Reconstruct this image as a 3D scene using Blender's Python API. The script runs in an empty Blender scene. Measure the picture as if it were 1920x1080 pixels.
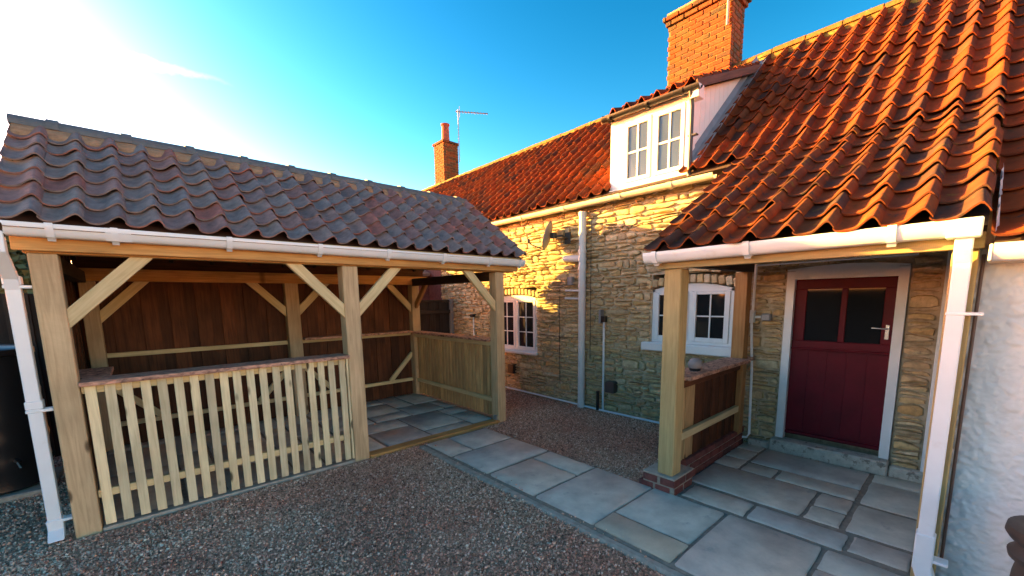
import bpy, math, random
import numpy as np
from mathutils import Vector, Matrix
random.seed(7); rng = np.random.default_rng(7)
SC = bpy.context.scene; COL = SC.collection

# ------------------------------------------------------------------ camera
FPX, CYPX, YAW, PITCH, ROLL = 769.8, 667.4, 0.839317, 0.138849, 0.01485
fw = np.array([math.cos(YAW)*math.cos(PITCH), math.sin(YAW)*math.cos(PITCH), -math.sin(PITCH)])
r0 = np.array([math.sin(YAW), -math.cos(YAW), 0.0]); d0 = np.cross(fw, r0)
rt = math.cos(ROLL)*r0 + math.sin(ROLL)*d0; dn = -math.sin(ROLL)*r0 + math.cos(ROLL)*d0
cd = bpy.data.cameras.new('camera'); cam = bpy.data.objects.new('camera', cd); COL.objects.link(cam)
cd.sensor_fit = 'HORIZONTAL'; cd.sensor_width = 36.0; cd.lens = FPX/1920*36
cd.shift_y = (CYPX-540)/1920; cd.clip_start = 0.05; cd.clip_end = 3000
cam.matrix_world = Matrix(((rt[0], -dn[0], -fw[0], 0), (rt[1], -dn[1], -fw[1], 0), (rt[2], -dn[2], -fw[2], 1.75), (0, 0, 0, 1)))
SC.camera = cam
def ray(px, py):
    d = rt*(px-960)/FPX + dn*(py-CYPX)/FPX + fw
    return d/np.linalg.norm(d)

# ------------------------------------------------------------------ sun, sky, exposure
SUN = Vector((-0.557, 1.0, 0.265)).normalized()
SUN_STRENGTH, SKY_STRENGTH, EXPOSURE = 5.0, .066, 2.85
SUN_COL = (1.0, 0.62, 0.12)
sd = bpy.data.lights.new('sun', 'SUN'); so = bpy.data.objects.new('sun', sd); COL.objects.link(so)
sd.energy = SUN_STRENGTH; sd.angle = math.radians(0.5); sd.color = SUN_COL
so.rotation_euler = SUN.to_track_quat('Z', 'Y').to_euler(); so.location = (-6, 12, 12)
SC.view_settings.view_transform = 'Standard'; SC.view_settings.look = 'None'
SC.view_settings.exposure = EXPOSURE; SC.view_settings.gamma = 1.0; SC.view_settings.use_curve_mapping = False

def setin(node, **kw):
    for k, v in kw.items():
        s = node.inputs[k.replace('_', ' ')] if not k.startswith('i') or not k[1:].isdigit() else node.inputs[int(k[1:])]
        if hasattr(v, 'is_linked') or isinstance(v, bpy.types.NodeSocket):
            node.id_data.links.new(v, s)
        else:
            s.default_value = v
    return node
def nd(nt, typ, props=None, **kw):
    n = nt.nodes.new('ShaderNode'+typ)
    for k, v in (props or {}).items(): setattr(n, k, v)
    return setin(n, **kw)
def mth(nt, op, a, b=0.0, clamp=False):
    n = nd(nt, 'Math', {'operation': op, 'use_clamp': clamp}, i0=a, i1=b); return n.outputs[0]
def rmp(nt, fac, stops, interp='LINEAR'):
    n = nt.nodes.new('ShaderNodeValToRGB'); n.color_ramp.interpolation = interp
    el = n.color_ramp.elements
    while len(el) < len(stops): el.new(0.5)
    for e, (p, c) in zip(el, stops):
        e.position = p; e.color = (*c, 1) if len(c) == 3 else c
    nt.links.new(fac, n.inputs[0]); return n.outputs[0]
def mixc(nt, fac, a, b, mode='MIX'):
    n = nt.nodes.new('ShaderNodeMix'); n.data_type = 'RGBA'; n.blend_type = mode
    for s, v in ((n.inputs[0], fac), (n.inputs[6], a), (n.inputs[7], b)):
        if isinstance(v, bpy.types.NodeSocket): nt.links.new(v, s)
        else: s.default_value = v if isinstance(v, (int, float)) else (*v, 1)
    return n.outputs[2]

W = bpy.data.worlds.new('World'); SC.world = W; W.use_nodes = True
wt = W.node_tree; bg = wt.nodes['Background']
sky = nd(wt, 'TexSky', {'sky_type': 'NISHITA', 'sun_disc': False, 'sun_elevation': math.asin(SUN.z),
                        'sun_rotation': math.atan2(SUN.x, SUN.y), 'altitude': 60.0,
                        'air_density': 1.0, 'dust_density': 0.55, 'ozone_density': 1.5})
# colour rendering of the camera: clear blue deepened, haze left alone, warm white balance
sp_ = nd(wt, 'SeparateColor', None, i0=sky.outputs[0])
cR, cG, cB = sp_.outputs[0], sp_.outputs[1], sp_.outputs[2]
nR = mth(wt, 'MAXIMUM', mth(wt, 'SUBTRACT', cR, mth(wt, 'MULTIPLY', mth(wt, 'MAXIMUM', mth(wt, 'SUBTRACT', cB, cR), 0.0), 0.5)), 0.0)
nG = mth(wt, 'MAXIMUM', mth(wt, 'SUBTRACT', cG, mth(wt, 'MULTIPLY', mth(wt, 'MAXIMUM', mth(wt, 'SUBTRACT', cB, cG), 0.0), 0.25)), 0.0)
cc_ = nd(wt, 'CombineColor', None, i0=nR, i1=nG, i2=cB)
wbal = mixc(wt, 1.0, cc_.outputs[0], (1.60, 1.0, .83), 'MULTIPLY')
SKG, SKP = 1.72, .42          # tone contrast of the sky and its pivot
tint = nd(wt, 'Gamma', None, i0=mixc(wt, 1.0, wbal, (SKP,)*3, 'MULTIPLY'), Gamma=SKG).outputs[0]
tint = mixc(wt, 1.0, tint, (1/SKP,)*3, 'MULTIPLY')
# contrail: a thin ice cloud along a great circle of the sky
e1 = ray(440, 160); e2 = ray(0, 46); e2 = e2 - e1*np.dot(e1, e2); e2 /= np.linalg.norm(e2); en = np.cross(e1, e2)
tc = nd(wt, 'TexCoord'); dirv = tc.outputs['Generated']
dotn = lambda v: nd(wt, 'VectorMath', {'operation': 'DOT_PRODUCT'}, i0=dirv, i1=tuple(v)).outputs['Value']
sN = nd(wt, 'TexNoise', None, Vector=dirv, Scale=26.0, Detail=5.0, Roughness=0.6).outputs[0]
along = dotn(e2)
off = mth(wt, 'ADD', dotn(en), mth(wt, 'MULTIPLY', mth(wt, 'SUBTRACT', sN, 0.5), 0.022))
wid = mth(wt, 'ADD', mth(wt, 'MULTIPLY', along, 0.05), 0.0035)
core = mth(wt, 'SUBTRACT', 1.0, mth(wt, 'DIVIDE', mth(wt, 'ABSOLUTE', off), wid), clamp=True)
fade = mth(wt, 'MULTIPLY', along, 2.2, clamp=True)
front = mth(wt, 'GREATER_THAN', dotn(e1), 0.0)
cl = mth(wt, 'MULTIPLY', mth(wt, 'MULTIPLY', core, fade), mth(wt, 'MULTIPLY', front, mth(wt, 'ADD', sN, 0.35)))
skyc = mixc(wt, mth(wt, 'MULTIPLY', cl, 1.0, clamp=True), tint, (11.0, 11.0, 10.6))
wt.links.new(skyc, bg.inputs[0]); bg.inputs[1].default_value = SKY_STRENGTH

# ------------------------------------------------------------------ materials
MATS = {}
def newmat(name):
    m = bpy.data.materials.new(name); m.use_nodes = True; nt = m.node_tree
    return m, nt, nt.nodes['Principled BSDF']
def rnd_sock(nt):
    oi = nt.nodes.new('ShaderNodeObjectInfo'); g = nt.nodes.new('ShaderNodeNewGeometry')
    s = mth(nt, 'ADD', oi.outputs['Random'], g.outputs['Random Per Island'])
    return mth(nt, 'FRACT', s), g.outputs['Position']
def surf(name, cols, rough=0.85, var=0.35, vs=14.0, bump=0.25, bs=60.0, bd=0.01, patch=None, spec=0.3):
    """masonry / clay / plastic: colour picked per piece, noise inside the piece, fine relief;
    patch=(colour, scale, threshold, softness) adds lichen or stains with a shape of their own"""
    m, nt, b = newmat(name); r, pos = rnd_sock(nt)
    k = len(cols)
    c = rmp(nt, r, [(i/max(1, k-1), cc) for i, cc in enumerate(cols)]) if k > 1 else None
    n1 = nd(nt, 'TexNoise', None, Vector=pos, Scale=vs, Detail=6.0, Roughness=0.62).outputs[0]
    f = rmp(nt, n1, [(0.25, (1-var,)*3), (0.75, (1+var,)*3)])
    base = mixc(nt, 1.0, c if c else cols[0], f, 'MULTIPLY')
    for (pc, ps, th, sf) in (patch or []):
        n2 = nd(nt, 'TexNoise', None, Vector=pos, Scale=ps, Detail=7.0, Roughness=0.65).outputs[0]
        pf = rmp(nt, n2, [(th, (0, 0, 0)), (min(1, th+sf), (1, 1, 1))])
        base = mixc(nt, pf, base, pc)
    nt.links.new(base, b.inputs['Base Color'])
    b.inputs['Roughness'].default_value = rough; b.inputs['Specular IOR Level'].default_value = spec
    if bump:
        n3 = nd(nt, 'TexNoise', None, Vector=pos, Scale=bs, Detail=2.0, Roughness=0.5).outputs[0]
        bp = nd(nt, 'Bump', None, Strength=bump, Distance=bd*.4, Height=n3)
        nt.links.new(bp.outputs[0], b.inputs['Normal'])
    MATS[name] = m; return m
def wood(name, light, dark, rough=0.75, knots=0.0, saw=0.0, var=0.25, ring=1.0, along=1.6):
    """timber with the grain along the local X axis of each piece"""
    m, nt, b = newmat(name)
    oi = nt.nodes.new('ShaderNodeObjectInfo'); t = nt.nodes.new('ShaderNodeTexCoord')
    offs = nd(nt, 'CombineXYZ', None, X=mth(nt, 'MULTIPLY', oi.outputs['Random'], 57.0), Y=mth(nt, 'MULTIPLY', oi.outputs['Random'], 31.0), Z=mth(nt, 'MULTIPLY', oi.outputs['Random'], 13.0)).outputs[0]
    v = nd(nt, 'VectorMath', {'operation': 'ADD'}, i0=t.outputs['Object'], i1=offs).outputs[0]
    mp = nd(nt, 'Mapping', None, Vector=v, Scale=(along, 26.0, 26.0)).outputs[0]
    g = nd(nt, 'TexNoise', None, Vector=mp, Scale=1.6*ring, Detail=6.0, Roughness=0.6, Distortion=0.6).outputs[0]
    base = rmp(nt, g, [(0.3, dark), (0.62, light)])
    big = nd(nt, 'TexNoise', None, Vector=v, Scale=2.2, Detail=3.0).outputs[0]
    base = mixc(nt, 1.0, base, rmp(nt, big, [(0.3, (1-var,)*3), (0.7, (1+var*0.6,)*3)]), 'MULTIPLY')
    tone = rmp(nt, oi.outputs['Random'], [(0, (1-var, 1-var, 1-var*0.9)), (0.5, (1, 1, 1)), (1, (1+var*.5, 1+var*.35, 1+var*.15))])
    base = mixc(nt, 1.0, base, tone, 'MULTIPLY')
    if knots:
        mk = nd(nt, 'Mapping', None, Vector=v, Scale=(3.2, 9.0, 0.0)).outputs[0]
        vo = nd(nt, 'TexVoronoi', None, Vector=mk, Scale=1.0)
        kf = rmp(nt, vo.outputs['Distance'], [(0.10, (1, 1, 1)), (0.20, (0, 0, 0))])
        sel = rmp(nt, nd(nt, 'SeparateXYZ', None, i0=vo.outputs['Color']).outputs[0], [(knots, (1, 1, 1)), (knots+0.03, (0, 0, 0))])
        base = mixc(nt, mth(nt, 'MULTIPLY', kf, sel), base, tuple(x*0.16 for x in dark))
    if saw:
        wv = nd(nt, 'TexWave', {'bands_direction': 'X'}, Vector=v, Scale=38.0, Distortion=2.0, Detail=2.0).outputs[1]
        base = mixc(nt, mth(nt, 'MULTIPLY', wv, saw), base, tuple(x*0.55 for x in dark))
    nt.links.new(base, b.inputs['Base Color'])
    b.inputs['Roughness'].default_value = rough; b.inputs['Specular IOR Level'].default_value = 0.25
    bp = nd(nt, 'Bump', None, Strength=0.25, Distance=0.002, Height=g)
    nt.links.new(bp.outputs[0], b.inputs['Normal'])
    MATS[name] = m; return m
def plain(name, col, rough=0.4, metal=0.0, spec=0.5, var=0.06):
    m = surf(name, [col], rough=rough, var=var, vs=6.0, bump=0, spec=spec)
    m.node_tree.nodes['Principled BSDF'].inputs['Metallic'].default_value = metal
    return m

surf('clay_red', [(.20, .042, .010), (.155, .034, .011), (.235, .054, .012), (.18, .042, .014), (.12, .033, .015), (.06, .028, .02), (.16, .05, .02)], spec=.12, rough=.9, var=.35, vs=9, bump=.5, bs=90, bd=.006,
     patch=[((.05, .036, .03), 11, .60, .10), ((.19, .105, .018), 7.5, .66, .08)])
surf('clay_porch', [(.20, .05, .015), (.16, .046, .02), (.225, .058, .016), (.13, .042, .021), (.075, .04, .03), (.17, .055, .018)], spec=.12, rough=.9, var=.35, vs=9, bump=.5, bs=90, bd=.006,
     patch=[((.055, .042, .036), 10, .57, .12), ((.19, .115, .022), 8, .60, .12)])
surf('clay_dark', [(.19, .14, .125), (.21, .165, .145), (.235, .12, .10), (.17, .145, .14), (.185, .145, .135), (.21, .17, .155), (.29, .10, .07), (.12, .10, .095)], rough=.8, var=.45, vs=13, bump=.5, bs=80, bd=.005,
     patch=[((.38, .30, .25), 22, .66, .10)], spec=.5)
surf('ridge_grey', [(.10, .115, .125), (.085, .10, .11)], rough=.6, var=.25, bump=.2)
surf('ridge_lichen', [(.17, .10, .022), (.13, .072, .02), (.19, .11, .022)], rough=.9, var=.4, bump=.5, patch=[((.20, .22, .05), 6, .58, .1)])
surf('bedding', [(.29, .185, .11)], rough=.95, var=.35, vs=18, bump=.6, bs=45, bd=.02, patch=[((.17, .13, .10), 9, .6, .12)])
surf('stone', [(.47, .345, .165), (.52, .40, .215), (.39, .29, .165), (.56, .45, .275), (.43, .27, .11), (.48, .385, .24), (.35, .265, .16), (.57, .47, .31)], rough=.95, var=.4, vs=20, bump=.5, bs=48, bd=.008,
     patch=[((.20, .165, .125), 14, .62, .1), ((.46, .41, .32), 10, .66, .08)])
surf('stone_mortar', [(.46, .38, .27)], rough=1, var=.4, vs=16, bump=.6, bs=40, bd=.012)
surf('brick_red', [(.34, .085, .05), (.26, .065, .045), (.38, .12, .06)], rough=.9, var=.4, bump=.5)
surf('arch_brick', [(.33, .19, .12), (.28, .15, .10), (.36, .24, .15)], rough=.9, var=.4, bump=.6)
surf('brick_dark', [(.15, .05, .045), (.19, .06, .05), (.12, .05, .045)], rough=.9, var=.4, bump=.5)
surf('brick_orange', [(.19, .036, .007), (.16, .032, .007), (.075, .048, .016), (.20, .042, .008), (.04, .03, .018), (.17, .036, .008), (.21, .048, .009), (.05, .035, .018)], rough=.9, var=.45, vs=22, bump=.6, bs=70, patch=[((.12, .085, .035), 9, .66, .08), ((.04, .028, .016), 6, .55, .14)])
surf('brick_mortar', [(.20, .12, .045)], rough=1, var=.3, bump=.5)
surf('slab', [(.53, .49, .415), (.56, .50, .41), (.48, .465, .42), (.58, .49, .40), (.53, .49, .41), (.56, .515, .43)], rough=.7, var=.28, vs=4.5, bump=.6, bs=16, bd=.014,
     patch=[((.58, .55, .475), 4, .58, .14), ((.35, .335, .30), 6, .60, .12), ((.21, .19, .16), 17, .70, .06)])
surf('slab_cream', [(.52, .44, .33)], rough=.75, var=.2, vs=5, bump=.35, bs=22, patch=[((.42, .37, .30), 6, .58, .1)])
surf('joint', [(.27, .225, .18)], rough=1, var=.3, vs=20, bump=.5)
surf('concrete', [(.36, .315, .26)], rough=.95, var=.35, vs=12, bump=.5, bs=50, patch=[((.17, .145, .12), 6, .58, .15)])
surf('gravel_bed', [(.50, .27, .175)], rough=1, var=.55, vs=70, bump=1.0, bs=110, bd=.02)
surf('roughcast', [(.59, .635, .66)], rough=.9, var=.08, vs=3, bump=.5, bs=120, bd=.006)
surf('painted_stone', [(.42, .40, .35)], rough=.85, var=.3, bump=.5, patch=[((.19, .165, .14), 12, .56, .06)])
surf('upvc', [(.70, .76, .80)], rough=.3, var=.05, vs=5, bump=0, spec=.5, patch=[((.60, .61, .60), 4.5, .60, .16)]); plain('paint_white', (.80, .80, .80), .4); plain('cream_gutter', (.60, .54, .42), .45, var=.15)
plain('sage_white', (.66, .70, .72), .4)
plain('soil_pipe', (.60, .63, .64), .35); plain('black_plastic', (.012, .013, .015), .3); plain('dark_metal', (.03, .032, .035), .4)
plain('grey_plastic', (.22, .23, .24), .4); plain('brown_plastic', (.09, .06, .055), .5); plain('lead', (.20, .22, .25), .5, var=.25)
plain('chrome', (.6, .6, .62), .25, metal=1.0); surf('door_red', [(.095, .003, .011)], rough=.5, var=.22, vs=5, bump=.15, bs=30, spec=.2, patch=[((.16, .03, .035), 13, .70, .10), ((.30, .26, .25), 42, .80, .02)]); plain('felt', (.05, .025, .02), .9)
plain('galv', (.45, .46, .47), .45, metal=.8); plain('curtain', (.10, .11, .12), .9)
plain('dish_grey', (.20, .20, .21), .5); plain('pot_clay', (.05, .04, .034), .6, var=.5); plain('steel', (.30, .31, .33), .4, metal=.7)
m, nt, b = newmat('glass'); b.inputs['Base Color'].default_value = (.012, .015, .018, 1); b.inputs['Roughness'].default_value = .04
b.inputs['Specular IOR Level'].default_value = .35; MATS['glass'] = m
m, nt, b = newmat('glass_blind'); b.inputs['Base Color'].default_value = (.035, .045, .055, 1); b.inputs['Specular IOR Level'].default_value = .8; b.inputs['Roughness'].default_value = .05; MATS['glass_blind'] = m
wood('post_wood', (.66, .50, .30), (.45, .325, .18), knots=.16, saw=.45, var=.22)
wood('beam_wood', (.60, .34, .115), (.40, .205, .065), knots=.12, var=.2)
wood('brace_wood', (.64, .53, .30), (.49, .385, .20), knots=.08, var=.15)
wood('slat_wood', (.74, .65, .42), (.55, .465, .28), knots=.62, var=.25)
wood('board_brown', (.11, .04, .016), (.05, .018, .008), var=.4)
wood('board_tan', (.60, .40, .18), (.36, .22, .10), knots=.06, var=.25)
wood('green_wood', (.47, .36, .17), (.33, .245, .11), knots=.12, saw=.15, var=.15)
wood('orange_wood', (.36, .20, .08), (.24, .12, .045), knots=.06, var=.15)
wood('dark_fence', (.045, .035, .03), (.022, .018, .016), var=.3)
wood('scorched', (.58, .33, .23), (.05, .028, .024), var=.10, ring=.75, along=13.0)
wood('barge_wood', (.15, .085, .065), (.09, .05, .038), var=.2)
wood('dark_wood', (.06, .04, .025), (.035, .022, .014), var=.2)
# gravel chippings: colour per chip, browner and greyer drifts
m, nt, b = newmat('chipping'); r, pos = rnd_sock(nt)
c1 = rmp(nt, r, [(0, (.15, .08, .052)), (.22, (.47, .265, .175)), (.5, (.70, .41, .28)), (.82, (.87, .56, .40)), (1, (.96, .78, .63))])
c2 = rmp(nt, r, [(0, (.14, .06, .038)), (.28, (.48, .21, .135)), (.6, (.69, .325, .21)), (.9, (.84, .46, .32)), (1, (.94, .70, .55))])
dn_ = nd(nt, 'TexNoise', None, Vector=pos, Scale=1.1, Detail=4.0).outputs[0]
nt.links.new(mixc(nt, rmp(nt, dn_, [(.40, (0, 0, 0)), (.60, (1, 1, 1))]), c1, c2), b.inputs['Base Color']); b.inputs['Roughness'].default_value = .8
MATS['chipping'] = m
m, nt, b = newmat('leaf'); r, pos = rnd_sock(nt)
nt.links.new(rmp(nt, r, [(0, (.035, .055, .02)), (.6, (.07, .10, .035)), (1, (.12, .15, .05))]), b.inputs['Base Color']); b.inputs['Roughness'].default_value = .6
MATS['leaf'] = m

# ------------------------------------------------------------------ builders (all in world coordinates)
WM = {}
def put(name, me, parent=None, M=None, label=None, kind=None):
    o = bpy.data.objects.new(name, me); COL.objects.link(o)
    M = M or Matrix(); WM[o] = M
    if parent is not None:
        o.parent = parent; o.matrix_parent_inverse = WM[parent].inverted()
    o.matrix_basis = M
    if label: o['label'] = label
    if kind: o['kind'] = kind
    return o
def tag(o, label, cat, group=None):
    o['label'] = label; o['category'] = cat
    if group: o['group'] = group
    return o
def thing(name, label, cat, loc=(0, 0, 0), group=None):
    return tag(put(name, None, None, Matrix.Translation(loc)), label, cat, group)
def mesh(name, V, F, mat, smooth=False):
    me = bpy.data.meshes.new(name); me.from_pydata([tuple(v) for v in V], [], F)
    me.materials.append(MATS[mat])
    if smooth: me.polygons.foreach_set('use_smooth', [True]*len(me.polygons))
    me.update(); return me
def sharp(me, deg=40):
    me.polygons.foreach_set('use_smooth', [True]*len(me.polygons))
    try: me.set_sharp_from_angle(angle=math.radians(deg))
    except Exception: pass
    return me
CB = {}
def cbox(l, w, h, mat, b=0.004):
    key = (round(l, 3), round(w, 3), round(h, 3), mat, b)
    if key in CB: return CB[key]
    b = min(b, l/3, w/3, h/3); X, Y, Z = l/2, w/2, h/2; V = []; idx = {}
    for sx in (-1, 1):
        for sy in (-1, 1):
            for sz in (-1, 1):
                idx[sx, sy, sz] = len(V)
                V += [(sx*X, sy*(Y-b), sz*(Z-b)), (sx*(X-b), sy*Y, sz*(Z-b)), (sx*(X-b), sy*(Y-b), sz*Z)]
    F = []; s = (-1, 1)
    for a in s:
        q = [idx[a, -1, -1], idx[a, 1, -1], idx[a, 1, 1], idx[a, -1, 1]]; F.append(q if a > 0 else q[::-1])
        q = [idx[-1, a, -1]+1, idx[-1, a, 1]+1, idx[1, a, 1]+1, idx[1, a, -1]+1]; F.append(q if a > 0 else q[::-1])
        q = [idx[-1, -1, a]+2, idx[1, -1, a]+2, idx[1, 1, a]+2, idx[-1, 1, a]+2]; F.append(q if a > 0 else q[::-1])
    for a in s:
        for c in s:
            for (f, g, e0, e1_) in ((0, 1, (a, c, -1), (a, c, 1)), (0, 2, (a, -1, c), (a, 1, c)), (1, 2, (-1, a, c), (1, a, c))):
                q = [idx[e0]+f, idx[e0]+g, idx[e1_]+g, idx[e1_]+f]; F.append(q)
            for e in s: F.append([idx[a, c, e], idx[a, c, e]+1, idx[a, c, e]+2])
    me = mesh('box', V, F, mat)
    import bmesh
    bm = bmesh.new(); bm.from_mesh(me); bmesh.ops.recalc_face_normals(bm, faces=bm.faces[:]); bm.to_mesh(me); bm.free()
    CB[key] = me; return me
def frame(p0, p1, up=(0, 0, 1)):
    p0, p1 = Vector(p0), Vector(p1); x = (p1-p0).normalized(); u = Vector(up)
    if abs(x.dot(u)) > .98: u = Vector((0, 1, 0))
    y = u.cross(x).normalized(); z = x.cross(y); c = (p0+p1)/2
    return Matrix(((x.x, y.x, z.x, c.x), (x.y, y.y, z.y, c.y), (x.z, y.z, z.z, c.z), (0, 0, 0, 1))), (p1-p0).length
def timber(name, parent, p0, p1, w, h, mat, up=(0, 0, 1), b=0.004, **k):
    M, L = frame(p0, p1, up); return put(name, cbox(L, w, h, mat, b), parent, M, **k)
def bar(name, parent, lo, hi, mat, b=0.004, **k):
    lo, hi = Vector(lo), Vector(hi); d = hi-lo; c = (lo+hi)/2; a = max(range(3), key=lambda i: d[i])
    if a == 0: p0, p1, w, h = (lo.x, c.y, c.z), (hi.x, c.y, c.z), d.y, d.z
    elif a == 1: p0, p1, w, h = (c.x, lo.y, c.z), (c.x, hi.y, c.z), d.x, d.z
    else: p0, p1, w, h = (c.x, c.y, lo.z), (c.x, c.y, hi.z), d.x, d.y
    return timber(name, parent, p0, p1, w, h, mat, b=b, **k)
def tube_me(path, r, mat, seg=12, cap=True):
    P = [Vector(p) for p in path]; V = []; F = []
    rr = r if isinstance(r, (list, tuple)) else [r]*len(P)
    for i, p in enumerate(P):
        t = (P[min(i+1, len(P)-1)]-P[max(i-1, 0)]).normalized()
        u = Vector((0, 0, 1)) if abs(t.z) < .9 else Vector((1, 0, 0))
        a = t.cross(u).normalized(); c = t.cross(a)
        V += [p + (a*math.cos(2*math.pi*k/seg)+c*math.sin(2*math.pi*k/seg))*rr[i] for k in range(seg)]
    for i in range(len(P)-1):
        for k in range(seg):
            k2 = (k+1) % seg; F.append([i*seg+k, i*seg+k2, (i+1)*seg+k2, (i+1)*seg+k])
    if cap: F += [list(range(seg))[::-1], [(len(P)-1)*seg+k for k in range(seg)]]
    return sharp(mesh('tube', V, F, mat))
def tube(name, parent, path, r, mat, seg=12, **k): return put(name, tube_me(path, r, mat, seg), parent, **k)
def sweep_me(prof, p0, p1, mat, side, up=(0, 0, 1), closed=True, smooth=True):
    """prof points (a,b): a along `side`, b along `up`"""
    p0, p1, s, u = Vector(p0), Vector(p1), Vector(side), Vector(up); n = len(prof)
    V = [p + s*a + u*c for p in (p0, p1) for a, c in prof]
    F = [[i, (i+1) % n, n+(i+1) % n, n+i] for i in range(n if closed else n-1)]
    if closed: F += [list(range(n))[::-1], list(range(n, 2*n))]
    me = mesh('sweep', V, F, mat)
    return sharp(me, 35) if smooth else me
def sweep(name, parent, prof, p0, p1, mat, side, up=(0, 0, 1), closed=True, **k):
    return put(name, sweep_me(prof, p0, p1, mat, side, up, closed), parent, **k)
def lathe_me(prof, mat, c, seg=32):
    V = []; F = []; n = len(prof)
    for k in range(seg):
        a = 2*math.pi*k/seg; V += [(c[0]+r*math.cos(a), c[1]+r*math.sin(a), c[2]+z) for r, z in prof]
    for k in range(seg):
        k2 = (k+1) % seg
        F += [[k*n+i, k2*n+i, k2*n+i+1, k*n+i+1] for i in range(n-1)]
    return sharp(mesh('lathe', V, F, mat), 45)
def quadsheet(name, parent, pts, mat, **k): return put(name, mesh(name, pts, [[0, 1, 2, 3]], mat), parent, **k)
def join_me(name, items, mat):
    """items: (V array, F list) -> one mesh"""
    V = []; F = []; o = 0
    for v, f in items:
        V.append(v); F += [[i+o for i in q] for q in f]; o += len(v)
    return mesh(name, np.concatenate(V), F, mat)

# ------------------------------------------------------------------ ground and gravel
gr = put('ground', mesh('ground', [(-400, -400, -.012), (400, -400, -.012), (400, 400, -.012), (-400, 400, -.012)], [[0, 1, 2, 3]], 'gravel_bed'), kind='structure')
gr['label'] = 'brown and grey gravel yard around the shelter and the path'
def in_clear(x, y):
    m = (x > 2.34) & (x < 3.36) & (y < 4.32)                         # path
    m |= (x > 3.3) & (y < 1.66)                                      # porch floor
    m |= (x > -.56) & (x < 3.82) & (y > 4.345) & (y < 7.0)            # shelter floor
    m |= (x > 3.29) & (x < 3.72) & (y < 2.0) & (y > 1.5)              # plinth
    m |= (x > 5.19)
    return m
def chips(name, rects, dens, size, label):
    P = []
    for (x0, x1, y0, y1) in rects:
        n = int((x1-x0)*(y1-y0)*dens); x = rng.uniform(x0, x1, n); y = rng.uniform(y0, y1, n)
        k = ~in_clear(x, y) | ((rng.random(n) < .045*np.exp(-np.abs(x-2.36)/.05)) & (x < 2.6)); P.append(np.stack([x[k], y[k]], 1))
    P = np.concatenate(P); n = len(P)
    base = np.array([(1, 0, 0), (0, 1, 0), (-1, 0, 0), (0, -1, 0), (0, 0, 1), (0, 0, -1)], float)
    s = size*(.5+1.0*rng.random((n, 1, 1))**1.6); asp = np.stack([rng.uniform(.8, 1.3, n), rng.uniform(.6, 1, n), rng.uniform(.45, .85, n)], 1)[:, None, :]
    v = (base[None]+rng.normal(0, .16, (n, 6, 3)))*asp*s
    q = rng.normal(size=(n, 4)); q[:, 1:3] *= .45; q /= np.linalg.norm(q, axis=1)[:, None]
    w, x, y, z = q.T
    R = np.stack([1-2*(y*y+z*z), 2*(x*y-z*w), 2*(x*z+y*w), 2*(x*y+z*w), 1-2*(x*x+z*z), 2*(y*z-x*w), 2*(x*z-y*w), 2*(y*z+x*w), 1-2*(x*x+y*y)], 1).reshape(n, 3, 3)
    v = np.einsum('nij,nkj->nki', R, v)
    v[:, :, 0] += P[:, 0, None]; v[:, :, 1] += P[:, 1, None]
    lift_ = np.where(in_clear(P[:, 0], P[:, 1]), .026, 0.0)
    dz = lift_+.006*np.sin(P[:, 0]*3.1)*np.cos(P[:, 1]*2.7)+rng.uniform(-.009, .004, n); v[:, :, 2] += dz[:, None]
    f = np.array([(0, 1, 4), (1, 2, 4), (2, 3, 4), (3, 0, 4), (1, 0, 5), (2, 1, 5), (3, 2, 5), (0, 3, 5)])
    f = (f[None]+(np.arange(n)*6)[:, None, None]).reshape(-1, 3)
    me = bpy.data.meshes.new(name); me.vertices.add(n*6); me.vertices.foreach_set('co', v.ravel())
    me.loops.add(len(f)*3); me.loops.foreach_set('vertex_index', f.ravel().astype(np.int32))
    me.polygons.add(len(f)); me.polygons.foreach_set('loop_start', np.arange(0, len(f)*3, 3, dtype=np.int32))
    me.update(calc_edges=True); me.materials.append(MATS['chipping'])
    o = put(name, me, kind='stuff'); o['label'] = label; o['category'] = 'gravel'
chips('gravel', [(-1.6, 2.50, .75, 4.34)], 5600, .0098, 'brown and grey gravel in front of the slatted panel, left of the path')
chips('gravel', [(3.34, 5.2, 1.5, 7.6)], 5200, .0092, 'darker gravel strip between the paved path and the stone wall')
chips('gravel', [(-2.6, -.4, 4.3, 7.0)], 2600, .012, 'gravel beside the white downpipe and the black water butt')

# ------------------------------------------------------------------ paving
def slab_me(lo, hi, z, mat):
    (x0, y0), (x1, y1) = lo, hi; g = .009; j = lambda: random.uniform(-.005, .005); V = []
    pts = []
    for (ax, ay, bx, by) in ((x0, y0, x1, y0), (x1, y0, x1, y1), (x1, y1, x0, y1), (x0, y1, x0, y0)):
        for t in (0.02, .2, .4, .6, .8, .98): pts.append((ax+(bx-ax)*t+j(), ay+(by-ay)*t+j()))
    cx, cy = (x0+x1)/2, (y0+y1)/2; dz = random.uniform(-.002, .003); tx, ty = random.uniform(-.004, .004), random.uniform(-.004, .004)
    n = len(pts); wd, ht = x1-x0, y1-y0
    for zz, ins in ((z-.03, 0), (z-.006+dz, 0), (z+dz, .009)):
        for (x, y) in pts:
            k = (1-2*(ins+g)/wd, 1-2*(ins+g)/ht)
            xx, yy = cx+(x-cx)*k[0], cy+(y-cy)*k[1]
            V.append((xx, yy, zz+(xx-cx)*tx+(yy-cy)*ty))
    F = [[l*n+i, l*n+(i+1) % n, (l+1)*n+(i+1) % n, (l+1)*n+i] for l in (0, 1) for i in range(n)]+[[2*n+i for i in range(n)]]
    return sharp(mesh('slab', V, F, mat), 50)
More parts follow.
